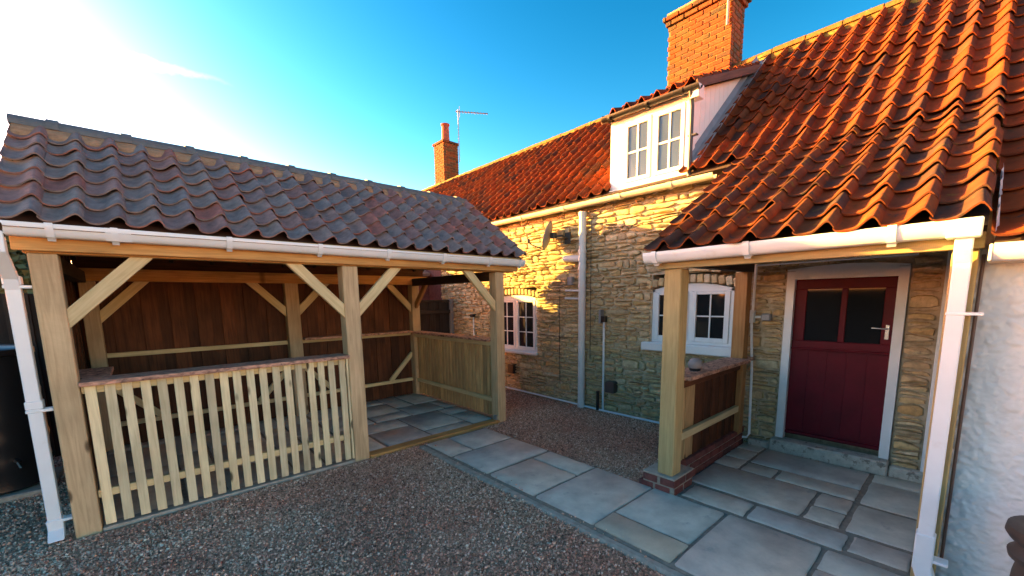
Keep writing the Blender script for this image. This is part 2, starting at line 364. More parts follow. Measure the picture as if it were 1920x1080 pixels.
def sheet(name, lo, hi, z, mat, t=.05):
    me = cbox(hi[0]-lo[0], hi[1]-lo[1], t, mat, .003)
    return put(name, me, None, Matrix.Translation(((lo[0]+hi[0])/2, (lo[1]+hi[1])/2, z-t/2)), kind='structure')
path = sheet('path', (2.385, -1.2), (3.335, 4.29), .010, 'joint'); path['label'] = 'pale sandstone slab path crossing the gravel'
for lo, hi, mt in (((2.40, 3.72), (2.715, 4.26), 'slab'), ((2.715, 3.72), (3.32, 4.26), 'slab'), ((2.41, 3.085), (3.31, 3.70), 'slab'),
                   ((2.41, 2.43), (3.02, 3.06), 'slab'), ((3.025, 2.43), (3.315, 3.06), 'slab'), ((2.41, 1.79), (3.32, 2.425), 'slab'),
                   ((2.70, 1.16), (3.325, 1.79), 'slab'), ((2.41, 1.16), (2.695, 1.79), 'slab_cream'), ((2.40, .52), (3.33, 1.15), 'slab'),
                   ((3.03, -.1), (3.33, .51), 'slab'), ((2.40, -.1), (3.02, .51), 'slab'), ((2.40, -1.1), (3.33, -.12), 'slab')):
    put('paving_slab', slab_me(lo, hi, .024, mt), path)
pf = sheet('porch_floor', (3.342, -.1), (5.2, 1.66), .010, 'joint'); pf['label'] = 'grey sandstone paving under the porch before the red door'
for lo, hi in (((3.37, 1.05), (3.65, 1.56)), ((3.37, .43), (3.645, 1.04)), ((3.70, .745), (4.29, 1.65)), ((4.31, 1.42), (4.60, 1.66)), ((4.61, 1.42), (4.92, 1.66)),
               ((4.94, 1.42), (5.18, 1.66)), ((4.59, .50), (5.19, 1.405)), ((4.31, 1.12), (4.56, 1.405)), ((4.31, .50), (4.575, 1.105)), ((3.985, .50), (4.28, .735)),
               ((3.70, .50), (3.965, .735)), ((4.29, .10), (4.87, .475)), ((3.70, .10), (4.25, .475)), ((3.40, .10), (3.66, .415)), ((4.88, .10), (5.18, .475))):
    put('paving_slab', slab_me(lo, hi, .024, 'slab'), pf)
ed = put('path_edging', cbox(5.4, .085, .07, 'concrete', .02), None, Matrix.Translation((2.345, 1.585, -.020)) @ Matrix.Rotation(math.pi/2, 4, 'Z'), kind='structure')
sf = sheet('shelter_floor', (-.52, 4.40), (3.80, 6.93), .006, 'joint'); sf['label'] = 'grey slab floor inside the timber shelter'
slabs = [((2.36, 5.55), (2.92, 5.88)), ((2.93, 5.54), (3.50, 6.08)), ((2.66, 4.75), (3.32, 5.52)), ((3.33, 5.17), (3.68, 5.52)), ((3.33, 4.55), (3.68, 5.15)), ((2.66, 4.50), (3.31, 4.73)),
         ((2.05, 4.50), (2.64, 5.10)), ((2.05, 5.12), (2.64, 5.53)), ((2.36, 5.90), (2.92, 6.50)), ((2.93, 6.10), (3.25, 6.86)), ((3.27, 6.10), (3.72, 6.86)), ((2.36, 6.52), (2.92, 6.86)), ((3.51, 5.55), (3.72, 6.08)),
         ((1.74, 5.55), (2.34, 6.2)), ((1.74, 6.22), (2.34, 6.86)), ((1.74, 4.5), (2.03, 5.53))]
x = -.46
while x < 1.6:
    y = 4.5; w = random.choice((.3, .6)); w = min(w, 1.72-x)
    while y < 6.8:
        h = min(random.choice((.3, .6, .9)), 6.86-y)
        slabs.append(((x, y), (x+w-.015, y+h-.015))); y += h
    x += w
for lo, hi in slabs: put('paving_slab', slab_me(lo, hi, .018, 'slab'), sf)

# ------------------------------------------------------------------ pantile roofs
PU = [0, .05, .12, .22, .34, .46, .57, .67, .77, .85, .91, .97, 1.04]
PH = [1.2*h for h in (.020, .008, .002, 0, 0, .003, .014, .032, .050, .060, .058, .042, .018)]
PW = [1.25*h for h in (.024, .012, .004, .0002, .0008, .008, .021, .037, .051, .058, .055, .042, .021)]
def tile_geo(cw, ln, th=.012, lift=.034, PH=PH):
    V = []; n = len(PU)
    for v, dz in ((0, lift), (ln, 0)):
        V += [(u*cw, v, h+dz) for u, h in zip(PU, PH)]
    V += [(u*cw, .0, h+lift-th) for u, h in zip(PU, PH)]
    V += [(PU[-1]*cw, ln, PH[-1]-th)]
    F = [[i, i+1, n+i+1, n+i] for i in range(n-1)]+[[2*n+i, 2*n+i+1, i+1, i] for i in range(n-1)]
    F += [[n-1, 3*n-1, 3*n, 2*n-1]]
    return np.array(V), F
def tile_roof(roof, O, A, U, ncol, nrow, cw, gauge, mat, single, skip=None, jit=.004, wob=0.0, prof=None):
    O, A, U = Vector(O), Vector(A).normalized(), Vector(U).normalized(); N = A.cross(U).normalized()
    V, F = tile_geo(cw, gauge+.075, PH=prof or PH); me = sharp(mesh('roof_tile', V, F, mat), 50); rest = []
    for i in range(ncol):
        for j in range(nrow):
            if skip and skip(i, j): continue
            sag = wob*math.sin(i*.55+j*.3)+wob*.7*math.sin(j*.9-i*.21)
            slip = -abs(random.gauss(0, .02)) if random.random() < .06 else 0
            p = O+A*(i*cw+random.gauss(0, jit*.5))+U*(j*gauge+random.gauss(0, jit)+slip)+N*(sag+random.gauss(0, jit*.25))
            R = Matrix(((A.x, U.x, N.x, p.x), (A.y, U.y, N.y, p.y), (A.z, U.z, N.z, p.z), (0, 0, 0, 1))) @ Matrix.Rotation(random.gauss(0, .013), 4, 'Z') @ Matrix.Rotation(random.gauss(0, .012), 4, 'Y') @ Matrix.Rotation(random.gauss(0, .006), 4, 'X')
            if single(i, j): put('roof_tile', me, roof, R)
            else:
                a = np.array(R); rest.append((V @ a[:3, :3].T + a[:3, 3], F))
    if rest: put('roof_tiles', sharp(join_me('roof_tiles', rest, mat), 50), roof, kind='stuff')

GUT = [(0, 0), (.004, .006), (-.0, .045), (-.006, .060), (-.02, .075), (-.10, .075), (-.112, .068), (-.112, .052), (-.098, .030), (-.085, .008), (-.07, 0)]
def gutter_ogee(name, parent, p0, p1, out, mat='upvc'):
    """ogee gutter; a<0 is outward from the fascia; trough is hollow"""
    prof = [(-.10, .072), (-.104, .060), (-.100, .042), (-.090, .022), (-.078, .004), (-.06, -.004), (-.02, -.004), (-.003, .006), (-.0, .072), (-.006, .072), (-.008, .012), (-.022, .003), (-.058, .003), (-.073, .01), (-.084, .026), (-.094, .045), (-.098, .060), (-.095, .072)]
    prof = [(a*1.05, c_*1.16-.006) for a, c_ in prof]
    side = Vector(out)*-1
    return sweep(name, parent, prof, p0, p1, mat, side)
def bracket(parent, p, out, along, h=.085):
    p = Vector(p); o = Vector(out); a = Vector(along)
    prof = [(-.108, .076), (-.112, .060), (-.107, .038), (-.096, .016), (-.082, -.004), (-.064, -.010), (-.05, -.024), (-.035, -.010), (-.001, -.006), (-.001, .0), (-.05, -.0055), (-.08, .0), (-.1, .04), (-.104, .076)]
    prof = [(x_*1.06, z_*1.16-.006) for x_, z_ in prof]
    return sweep('bracket', parent, prof, p-a*.02, p+a*.02, 'upvc', o*-1)

def boxes_me(name, items, mat):
    V = []; F = []
    for lo, hi in items:
        o = len(V)
        V += [(x, y, z) for x in (lo[0], hi[0]) for y in (lo[1], hi[1]) for z in (lo[2], hi[2])]
        F += [[o+i for i in q] for q in ((0, 1, 3, 2), (4, 6, 7, 5), (0, 4, 5, 1), (2, 3, 7, 6), (0, 2, 6, 4), (1, 5, 7, 3))]
    return mesh(name, V, F, mat)
def prism_yz(name, parent, pts, x0, x1, mat, **k):
    n = len(pts); V = [(x, y, z) for x in (x0, x1) for y, z in pts]
    F = [list(range(n)), list(range(2*n-1, n-1, -1))]+[[i, n+i, n+(i+1) % n, (i+1) % n] for i in range(n)]
    me = mesh(name, V, F, mat)
    import bmesh
    bm = bmesh.new(); bm.from_mesh(me); bmesh.ops.recalc_face_normals(bm, faces=bm.faces[:]); bm.to_mesh(me); bm.free()
    return put(name, me, parent, **k)

# ------------------------------------------------------------------ timber shelter
sh = thing('timber_shelter', 'open fronted timber garden bar shelter with grey pantile roof and slatted front', 'shelter', (1.63, 5.64, 0))
FX = [(-.54, -.395), (1.595, 1.755), (3.655, 3.80)]
for a, b_ in FX:
    bar('post', sh, (a, 4.38, -.02), (b_, 4.53, 2.11), 'post_wood', .006)
for a, b_ in [(-.49, -.35), (1.61, 1.79), (3.66, 3.81)]:
    bar('post', sh, (a, 6.75, 0), (b_, 6.895, 2.02), 'post_wood', .006)
bar('fascia_beam', sh, (-.60, 4.335, 2.125), (4.02, 4.372, 2.215), 'beam_wood')
bar('wall_plate', sh, (-.56, 4.385, 2.112), (3.98, 4.50, 2.205), 'beam_wood')
bar('wall_plate', sh, (-.56, 6.75, 2.022), (3.98, 6.88, 2.165), 'beam_wood')
for x0 in (-.53, 3.67): bar('tie_beam', sh, (x0, 4.535, 2.0), (x0+.11, 6.745, 2.125), 'dark_wood')
def brace(x0, z0, x1, z1, y, w=.10, d=.05, mat='brace_wood'):
    timber('brace', sh, (x0, y, z0), (x1, y, z1), d, w, mat, up=(0, 0, 1))
for px, s in ((-.395, 1), (1.595, -1), (1.755, 1), (3.655, -1)):
    brace(px-s*.05, 1.60, px+s*.50, 2.165, 4.425)
for px, s in ((-.35, 1), (1.61, -1), (1.79, 1), (3.66, -1)):
    brace(px-s*.05, 1.555, px+s*.47, 2.09, 6.83)
    brace(px-s*.01, .78, px+s*.44, .315, 6.86, .075, .045)
for ye, s in ((4.53, 1), (6.75, -1)):
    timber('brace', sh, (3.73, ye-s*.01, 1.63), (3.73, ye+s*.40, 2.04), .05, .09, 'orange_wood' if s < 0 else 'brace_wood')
# back wall boards, rails, left end boards
n = 32
for i in range(n):
    x0 = -.52+i*(4.36/n); bar('board', sh, (x0-.012, 6.90+.021*(i % 2), -.015), (x0+4.36/n+.012, 6.920+.021*(i % 2), 2.06), 'board_brown', .003)
bar('eaves_board', sh, (-.52, 6.885, 2.062), (3.98, 6.905, 2.33), 'board_brown')
for z in (.262, 1.115):
    for a, b_ in ((-.35, 1.61), (1.79, 3.66)): bar('rail', sh, (a, 6.855, z), (b_, 6.898, z+.055), 'brace_wood')
for i in range(17):
    y0 = 4.54+i*.139; bar('end_board', sh, (-.545-.021*(i % 2), y0-.012, -.015), (-.525-.021*(i % 2), y0+.151, 2.24+.70*max(0, 1.30-abs(y0+.07-5.64))), 'board_brown', .003)
# half height end panel on the house side
for i in range(24):
    y0 = 4.537+i*.0922; bar('end_board', sh, (3.713, y0, .04), (3.728, y0+.070, 1.15), 'board_tan', .005)
for i in range(23):
    y0 = 4.537+i*.0922+.050; bar('end_board', sh, (3.735, y0, .04), (3.750, y0+.066, 1.15), 'board_tan', .003)
bar('rail', sh, (3.672, 4.54, .265), (3.712, 6.74, .325), 'brace_wood'); bar('rail', sh, (3.672, 4.54, 1.085), (3.712, 6.74, 1.148), 'brace_wood')
bar('counter', sh, (3.60, 4.54, 1.152), (3.84, 6.745, 1.186), 'scorched')
bar('counter', sh, (1.80, 6.66, 1.172), (3.595, 6.897, 1.204), 'scorched')
# slatted bar front
for i in range(19):
    x0 = -.372+i*.1037; t = random.gauss(0, .004)
    timber('slat', sh, (x0+.031, 4.402, .035), (x0+.031+t, 4.402, 1.147), .062, .02, 'slat_wood', up=(0, 1, 0), b=.003)
bar('stile', sh, (1.572, 4.395, .03), (1.593, 4.43, 1.147), 'slat_wood'); 
for z in (.255, 1.085): bar('rail', sh, (-.39, 4.415, z), (1.57, 4.462, z+.06), 'brace_wood')
bar('counter', sh, (-.392, 4.325, 1.150), (1.592, 4.60, 1.184), 'scorched')
bar('counter', sh, (-.52, 4.605, 1.150), (-.235, 5.25, 1.184), 'scorched')
bar('sill', sh, (-.39, 4.37, -.01), (1.59, 4.49, .022), 'concrete'); bar('sill', sh, (1.757, 4.345, -.015), (3.653, 4.485, .030), 'beam_wood')
bar('post_bracket', sh, (3.622, 4.40, .028), (3.653, 4.46, .095), 'galv', .002)
# roof
PT = math.atan(.70); cP, sP = math.cos(PT), math.sin(PT); X0, X1 = -.654, 4.065
roof = put('roof', mesh('roof', [(X0+.02, 4.22, 2.262), (X1-.03, 4.22, 2.262), (X1-.03, 5.64, 3.256), (X0+.02, 5.64, 3.256), (X0+.02, 7.06, 2.262), (X1-.03, 7.06, 2.262)], [[0, 1, 2, 3], [3, 2, 5, 4]], 'felt'), sh)
tile_roof(roof, (X0, 4.235, 2.292), (1, 0, 0), (0, cP, sP), 22, 7, .2145, .233, 'clay_dark', lambda i, j: True, jit=.006, prof=PW)
tile_roof(roof, (X1, 7.045, 2.292), (-1, 0, 0), (0, -cP, sP), 22, 7, .2145, .233, 'clay_dark', lambda i, j: False, prof=PW)
RP = [(.115*math.cos(a), .085*math.sin(a)) for a in np.linspace(-.15, math.pi+.15, 13)]
xs = [X0-.01]+[-.404+.48*k for k in range(10)]; xs = [v for v in xs if v < 4.0]+[4.07]
for a, b_ in zip(xs[:-1], xs[1:]):
    z = 3.283-.004*(a); rr = sweep('ridge_tile', roof, RP, (a+.004, 5.64, z), (b_-.004, 5.64, z-.002), 'ridge_grey', (0, 1, 0))
for xx in xs[1:-1]:
    z = 3.283-.004*xx
    sweep('ridge_clip', roof, [(p*1.07, q*1.10+.004) for p, q in RP], (xx-.038, 5.64, z), (xx+.038, 5.64, z), 'ridge_grey', (0, 1, 0))
def bedding(parent, p0, p1, down, nrm, w, h, mat, seg=70, amp=.012):
    p0, p1, down, nrm = Vector(p0), Vector(p1), Vector(down).normalized(), Vector(nrm).normalized(); V = []; F = []
    for i in range(seg+1):
        p = p0.lerp(p1, i/seg); e = random.uniform(-amp, amp)
        V += [p+nrm*(h+.03), p+down*(w*.5)+nrm*(h+.012+e*.4), p+down*(w+e)+nrm*(h+e*.3), p+down*(w+e+.01)+nrm*(h-.06)]
    for i in range(seg):
        for k in range(3): F.append([4*i+k, 4*i+k+1, 4*i+5+k, 4*i+4+k])
    return put('mortar_bedding', mesh('bedding', V, F, mat, True), parent)
bedding(roof, (X0+.01, 5.64, 3.277), (X1-.01, 5.64, 3.262), (0, -cP, -sP), (0, -sP, cP), .235, .040, 'bedding')
bedding(roof, (X0+.01, 5.64, 3.277), (X1-.01, 5.64, 3.262), (0, cP, -sP), (0, sP, cP), .235, .040, 'bedding')
for k in range(11):
    x = -.50+k*.43
    timber('rafter', roof, (x, 4.32, 2.262), (x, 5.63, 3.178), .045, .09, 'dark_wood'); timber('rafter', roof, (x, 6.96, 2.262), (x, 5.65, 3.178), .045, .09, 'dark_wood')
bar('eaves_batten', roof, (X0+.03, 4.25, 2.270), (X1-.04, 4.28, 2.300), 'green_wood')
for x in (X0+.04, X1-.065):
    for s in (-1, 1): timber('verge_board', roof, (x, 5.64+s*1.40, 2.235), (x, 5.64+s*.005, 3.215), .02, .10, 'dark_wood')
# gutter, downpipe
g = gutter_ogee('gutter', sh, (-.66, 4.332, 2.222), (4.075, 4.332, 2.200), (0, -1, 0))
for xx in (-.40, -.08, .62, 1.35, 2.05, 2.75, 3.45, 4.00): bracket(g, (xx, 4.332, 2.222-.022*(xx+.66)/4.73), (0, -1, 0), (1, 0, 0))
sweep('gutter_union', g, [(-.112, .078), (-.115, .058), (-.108, .036), (-.096, .014), (-.08, -.010), (-.03, -.012), (-.003, -.002), (-.003, .005), (-.06, -.007), (-.09, .02), (-.105, .06), (-.106, .078)], (-.13, 4.332, 2.219), (.01, 4.332, 2.2185), 'upvc', (0, 1, 0))
def sqpipe(name, parent, pts, s, mat, **k):
    V = []; F = []
    P = [Vector(p) for p in pts]
    for i, p in enumerate(P):
        V += [p+Vector((sx*s/2, sy*s/2, 0)) for sx, sy in ((-1, -1), (1, -1), (1, 1), (-1, 1))]
    for i in range(len(P)-1): F += [[4*i+k_, 4*i+(k_+1) % 4, 4*i+4+(k_+1) % 4, 4*i+4+k_] for k_ in range(4)]
    F += [[3, 2, 1, 0], [4*len(P)-4+k_ for k_ in range(4)]]
    me = mesh(name, V, F, mat); o = put(name, me, parent, **k)
    md = o.modifiers.new('bevel', 'BEVEL'); md.width = .007; md.segments = 2; md.limit_method = 'ANGLE'
    return o
dp = sqpipe('downpipe', sh, [(-.645, 4.275, 2.235), (-.645, 4.275, 2.10), (-.637, 4.45, 1.93), (-.637, 4.47, 1.86), (-.637, 4.475, .10)], .074, 'upvc')
for z in (1.87, .985): bar('pipe_clip', dp, (-.682, 4.43, z), (-.545, 4.50, z+.022), 'upvc', .003); bar('pipe_socket', dp, (-.681, 4.431, z+.024), (-.593, 4.519, z+.085), 'upvc', .005)
bar('pipe_clip', dp, (-.682, 4.43, .135), (-.545, 4.50, .155), 'upvc', .003)
sqpipe('pipe_shoe', dp, [(-.637, 4.475, .16), (-.637, 4.47, .085), (-.637, 4.40, .02)], .086, 'upvc')

# ------------------------------------------------------------------ stone cottage
co = thing('stone_cottage', 'old stone cottage with red pantile roof, white dormer and dark red stable door', 'cottage', (6, 5, 0))
XW = 5.2
OPEN = [(1.88, 2.93, 1.12, 2.04), (5.14, 6.26, .78, 1.94), (.39, 1.35, -.1, 2.02)]
def wall_front():
    ys = sorted({-3.0, 8.2, *[o[0] for o in OPEN], *[o[1] for o in OPEN]}); zs = sorted({-.1, 3.22, *[o[2] for o in OPEN], *[o[3] for o in OPEN]})
    V = []; F = []; x = XW+.030
    def q(*p): F.append([len(V)+i for i in range(4)]); V.extend(p)
    for a, b_ in zip(ys[:-1], ys[1:]):
        for c, d in zip(zs[:-1], zs[1:]):
            my, mz = (a+b_)/2, (c+d)/2
            if any(o[0] < my < o[1] and o[2] < mz < o[3] for o in OPEN): continue
            q((x, a, c), (x, a, d), (x, b_, d), (x, b_, c))
    for (a, b_, c, d) in OPEN:
        q((x, a, c), (x+.3, a, c), (x+.3, a, d), (x, a, d)); q((x, b_, c), (x, b_, d), (x+.3, b_, d), (x+.3, b_, c))
        q((x, a, d), (x+.3, a, d), (x+.3, b_, d), (x, b_, d)); q((x, a, c), (x, b_, c), (x+.3, b_, c), (x+.3, a, c))
        q((x+.3, a, c), (x+.3, a, d), (x+.3, b_, d), (x+.3, b_, c))
    q((x, -3, -.1), (9.6, -3, -.1), (9.6, -3, 3.2), (x, -3, 3.2)); q((9.6, -3, -.1), (9.6, 12.6, -.1), (9.6, 12.6, 3.2), (9.6, -3, 3.2))
    q((x, 12.6, -.1), (9.6, 12.6, -.1), (9.6, 12.6, 3.2), (x, 12.6, 3.2))
    F.append([len(V), len(V)+1, len(V)+2]); V.extend([(x, 12.6, 3.2), (9.6, 12.6, 3.2), (7.4, 12.6, 5.28)])
    return mesh('wall', V, F, 'stone_mortar')
wall = put('wall', wall_front(), co)
bwall = quadsheet('brick_wall', co, [(XW+.01, 8.2, -.1), (XW+.01, 8.2, 3.22), (XW+.01, 12.6, 3.22), (XW+.01, 12.6, -.1)], 'brick_dark')
ST = []
def rubble(y0, y1, z0, z1, opens):
    ph = [random.uniform(0, 6.28) for _ in range(6)]
    def edge(k, y): return .017*math.sin(y*2.1+k*1.3+ph[0])+.014*math.sin(y*5.7+k*2.9+ph[1])+.008*math.sin(y*13+k*4.1)
    z = z0; k = 0
    while z < z1:
        h = random.choice((.045, .05, .06, .07, .085, .10, .125)); za, zb = z, min(z+h, z1); zm = (za+zb)/2
        free = [(y0, y1)]
        for (a, b_, c, d) in opens:
            if c-.01 < zm < d+.01:
                nf = []
                for (p, q) in free:
                    if b_ <= p or a >= q: nf.append((p, q)); continue
                    if a-p > .04: nf.append((p, a-.004))
                    if q-b_ > .04: nf.append((b_+.004, q))
                free = nf
        for (p, q) in free:
            y = p
            while y < q-.03:
                w = random.uniform(.10, .22)+random.random()**3*.26; w = w if q-(y+w) > .09 else q-y
                sp = [(0, 1)] if (h < .085 or random.random() < .6) else [(0, .5+random.uniform(-.1, .1))]
                if len(sp) == 1 and sp[0][1] < 1: sp.append((sp[0][1], 1))
                for (s0, s1) in sp:
                    def zz(s, yy): return (za+edge(k, yy))*(1-s)+(zb+edge(k+1, yy))*s
                    g = random.uniform(.005, .011); gz = random.uniform(.004, .009)
                    m = 4; pts = []
                    lo = random.uniform(0, .012); hi = random.uniform(0, .012)
                    for i in range(m+1):
                        yy = y+g+(w-2*g)*i/m; e = (.30*(s1-s0)*h if i in (0, m) else 0)
                        if i in (0, m): yy += random.uniform(-.004, .010)*(1 if i == 0 else -1)
                        pts.append((yy, zz(s0, yy)+gz+e*random.uniform(.2, 1)+random.uniform(-.004, .004)))
                    for i in range(m, -1, -1):
                        yy = y+g+(w-2*g)*i/m; e = (.30*(s1-s0)*h if i in (0, m) else 0)
                        if i in (0, m): yy += random.uniform(-.004, .014)*(1 if i == 0 else -1)
                        pts.append((yy, zz(s1, yy)-gz-e*random.uniform(.2, 1)+random.uniform(-.004, .004)))
                    ST.append((pts, (s1-s0)*h*w))
                y += w
        z += h; k += 1
rubble(-.6, 8.2, -.06, 3.16, OPEN+[(-.6, .178, -1, 9), (-.6, 1.80, 2.30, 9)])
def stone_geo(pts):
    n = len(pts); cy = sum(p[0] for p in pts)/n; cz = sum(p[1] for p in pts)/n; d = random.uniform(.004, .040); V = []
    tl = random.uniform(-.10, .10); tz = random.uniform(-.15, .10)
    for (y, z) in pts: V.append((XW+.040, y, z))
    for (y, z) in pts:
        yy, zz = cy+(y-cy)*.94, cz+(z-cz)*.80; V.append((XW+.010-d*.7+(yy-cy)*tl*.5+(zz-cz)*tz+random.uniform(-.003, .003), yy, zz))
    V.append((XW-.002-d+random.uniform(-.004, .004), cy+random.uniform(-.02, .02), cz+random.uniform(-.006, .006)))
    F = [[i, n+i, n+(i+1) % n, (i+1) % n] for i in range(n)]+[[n+i, 2*n, n+(i+1) % n] for i in range(n)]
    return np.array(V), F
def score(it):
    pts, a = it; y = sum(p[0] for p in pts)/len(pts); z = sum(p[1] for p in pts)/len(pts)
    vis = (1.85 < y < 5.75 and z < 3.02) or (1.35 < y < 1.85 and z < 1.9) or (.13 < y < .39 and z < 1.95)
    return a/(27+y*y)**1.5*(1 if vis else .02)
ST.sort(key=score, reverse=True); rest = []
for i, it in enumerate(ST):
    V, F = stone_geo(it[0])
    if i < 300: put('stone', sharp(mesh('stone', V, F, 'stone'), 28), wall)
    else: rest.append((V, F))
put('stones', sharp(join_me('stones', rest, 'stone'), 28), wall, kind='stuff')

# roof
SL = math.atan2(5.30-3.185, 7.4-5.02); cS, sS = math.cos(SL), math.sin(SL)
XE, ZE = 5.02, 3.185
croof = put('roof', mesh('roof', [(XE, -3, ZE-.022), (XE, 12.6, ZE-.022), (7.4, 12.6, 5.275), (7.4, -3, 5.275), (9.78, 12.6, ZE-.022), (9.78, -3, ZE-.022)], [[0, 3, 2, 1], [3, 5, 4, 2]], 'felt'), co)
CW, GA = .2105, .248; NR = 12; YT = -1.7; NC = int((12.55-YT)/CW)
YTOP = 1.875+51*CW
def yc(i): return YTOP-(i+.5)*CW
def skipm(i, j):
    y = yc(i); x = XE+(j*GA+.12)*cS
    if 2.45 < y < 3.56 and x < 7.0: return True
    return False
def singm(i, j): return yc(i) < 2.45 and yc(i) > -.75
tile_roof(croof, (XE, YTOP, ZE), (0, -1, 0), (cS, 0, sS), NC, NR, CW, GA, 'clay_red', singm, skipm, jit=.007, wob=.010)
y = 12.55
while y > -1.7:
    sweep('ridge_tile', croof, [(.13*math.cos(a), .095*math.sin(a)) for a in np.linspace(-.1, math.pi+.1, 11)], (7.4, y-.004, 5.27+random.uniform(-.008, .008)), (7.4, y-.40, 5.27+random.uniform(-.008, .008)), 'ridge_lichen', (1, 0, 0)); y -= .41
bedding(croof, (7.4, -1.7, 5.292), (7.4, 12.5, 5.292), (-cS, 0, -sS), (-sS, 0, cS), .20, .03, 'ridge_lichen', 160)
# old half round gutter
hp = [(.062*math.cos(a), .062*math.sin(a)) for a in np.linspace(0, -math.pi, 10)]+[(.056*math.cos(a), .056*math.sin(a)) for a in np.linspace(-math.pi, 0, 10)]
g = sweep('gutter', co, hp, (5.035, 2.10, 3.135), (5.035, 12.4, 3.150), 'cream_gutter', (-1, 0, 0))
for yy in (2.62, 3.35, 4.35, 5.3, 6.2, 7.1): sweep('gutter_union', g, [(p*1.13, q*1.13) for p, q in hp], (5.035, yy-.03, 3.136), (5.035, yy+.03, 3.137), 'cream_gutter', (-1, 0, 0))

# chimneys
def chimney(x0, x1, y0, y1, z0, z1, single, caps=2):
    cz = z1+.075*caps
    ch = put('chimney', boxes_me('chimney', [((x0+.012, y0+.012, z0), (x1-.012, y1-.012, z1-.002))], 'brick_mortar'), co)
    bl, bh, mj = .215, .065, .011; items = []; k = 0; z = z0
    while z < cz-.01:
        g = 0 if z < z1-.01 else .035*(1+int((z-z1+.01)/.075))
        a0, a1, b0, b1 = x0-g, x1+g, y0-g, y1+g
        for (lo, hi, ax, c) in ((b0, b1, 'y', a0), (a0, a1, 'x', b0), (b0, b1, 'y', a1), (a0, a1, 'x', b1)):
            s = 1 if c in (a0, b0) else -1; v = lo+(0 if k % 2 == 0 else -.113)
            if ax == 'x': v += .113; lo_, hi_ = lo+.108, hi-.108
            else: lo_, hi_ = lo, hi
            while v < hi_-.02:
                p, q = max(v, lo_), min(v+bl, hi_); v += bl+mj
                if q-p < .03: continue
                L = round((q-p)/.01)*.01
                d = .10; cc = c+s*d/2+random.uniform(-.003, .003)
                ctr = (cc, (p+q)/2, z+bh/2) if ax == 'y' else ((p+q)/2, cc, z+bh/2)
                M = Matrix.Translation(ctr)@(Matrix.Rotation(math.pi/2, 4, 'Z') if ax == 'y' else Matrix())
                items.append((M, L, d))
        z += bh+mj; k += 1
    if single:
        for M, L, d in items: put('brick', cbox(L, d, bh, 'brick_orange', .006), ch, M)
    else:
        ji = []
        for M, L, d in items:
            c = cbox(L, d, bh, 'brick_orange', .006); a = np.array(M)
            v = np.array([tuple(q.co) for q in c.vertices]); ji.append((v@a[:3, :3].T+a[:3, 3], [list(f.vertices) for f in c.polygons]))
        put('bricks', join_me('bricks', ji, 'brick_orange'), ch, kind='stuff')
    return ch
ch = chimney(7.16, 7.64, 2.84, 3.88, 4.98, 6.27, True)
put('capping', boxes_me('cap', [((7.14, 2.82, 6.42), (7.66, 3.90, 6.47))], 'bedding'), ch)
tube('flue_pipe', ch, [(7.13, 2.90, 5.85), (7.13, 2.90, 6.62)], .018, 'grey_plastic', 8)
ch2 = chimney(7.44, 7.99, 11.3, 11.85, 4.8, 6.55, False, 1)
put('chimney_pot', lathe_me([(.13, 0), (.125, .02), (.115, .35), (.11, .52), (.135, .54), (.135, .58), (.095, .585), (.09, .3)], 'brick_red', (7.7, 11.55, 6.60)), ch2)

# dormer
Y0, Y1, XD = 2.42, 3.56, 5.10
fr = []
gl = [(2.554, 2.848), (2.995, 3.288)]; zb, zt = 3.335, 3.99
dm = put('dormer', boxes_me('dormer', [((XD, Y0, 3.20), (XD+.10, 2.50, 4.13)), ((XD, 3.345, 3.20), (XD+.10, Y1, 4.13)), ((XD, 2.50, 4.045), (XD+.10, 3.345, 4.13)),
        ((XD, 2.50, 3.20), (XD+.10, 3.345, 3.28)), ((XD+.005, 2.902, 3.28), (XD+.10, 2.942, 4.045)), ((XD+.3, Y0+.05, 3.2), (XD+.32, Y1-.05, 4.1))], 'paint_white'), co)
def casement(parent, X, y0, y1, z0, z1, g, cols, rows, mat, bw=.016, glass='glass'):
    """g = (gy0,gy1,gz0,gz1) glass rectangle"""
    a, b_, c, d = g
    cs = put('casement', boxes_me('casement', [((X, y0, z0), (X+.05, a, z1)), ((X, b_, z0), (X+.05, y1, z1)), ((X, a, z0), (X+.05, b_, c)), ((X, a, d), (X+.05, b_, z1))], mat), parent)
    md = cs.modifiers.new('bevel', 'BEVEL'); md.width = .005; md.segments = 1; md.limit_method = 'ANGLE'
    bars = []
    for i in range(1, cols):
        y = a+(b_-a)*i/cols; bars.append(((X+.012, y-bw/2, c), (X+.04, y+bw/2, d)))
    for j in range(1, rows):
        z = c+(d-c)*j/rows; bars.append(((X+.0135, a, z-bw/2), (X+.0385, b_, z+bw/2)))
    put('glazing_bars', boxes_me('bars', bars, mat), parent)
    for i in range(cols):
        for j in range(rows):
            p0, p1 = a+(b_-a)*i/cols, a+(b_-a)*(i+1)/cols; q0, q1 = c+(d-c)*j/rows, c+(d-c)*(j+1)/rows
            t = random.uniform(-.0025, .0025)
            me = mesh('pane', [(X+.026+t, p0, q0), (X+.026-t, p1, q0), (X+.026-t*.4, p1, q1), (X+.026, p0, q1)], [[0, 3, 2, 1]], glass); put('pane', me, parent)
casement(dm, XD-.012, 2.505, 2.897, 3.285, 4.04, (2.554, 2.848, zb, zt), 2, 2, 'paint_white', .022, 'glass_blind')
casement(dm, XD-.012, 2.947, 3.34, 3.285, 4.04, (2.995, 3.288, zb, zt), 2, 2, 'paint_white', .022, 'glass_blind')
bar('window_board', dm, (XD-.03, Y0, 3.195), (XD-.001, Y1, 3.225), 'paint_white')
def zroof(x): return ZE+(x-XE)*sS/cS
def zdorm(x): return 4.165+(x-4.98)*.415
n = 15
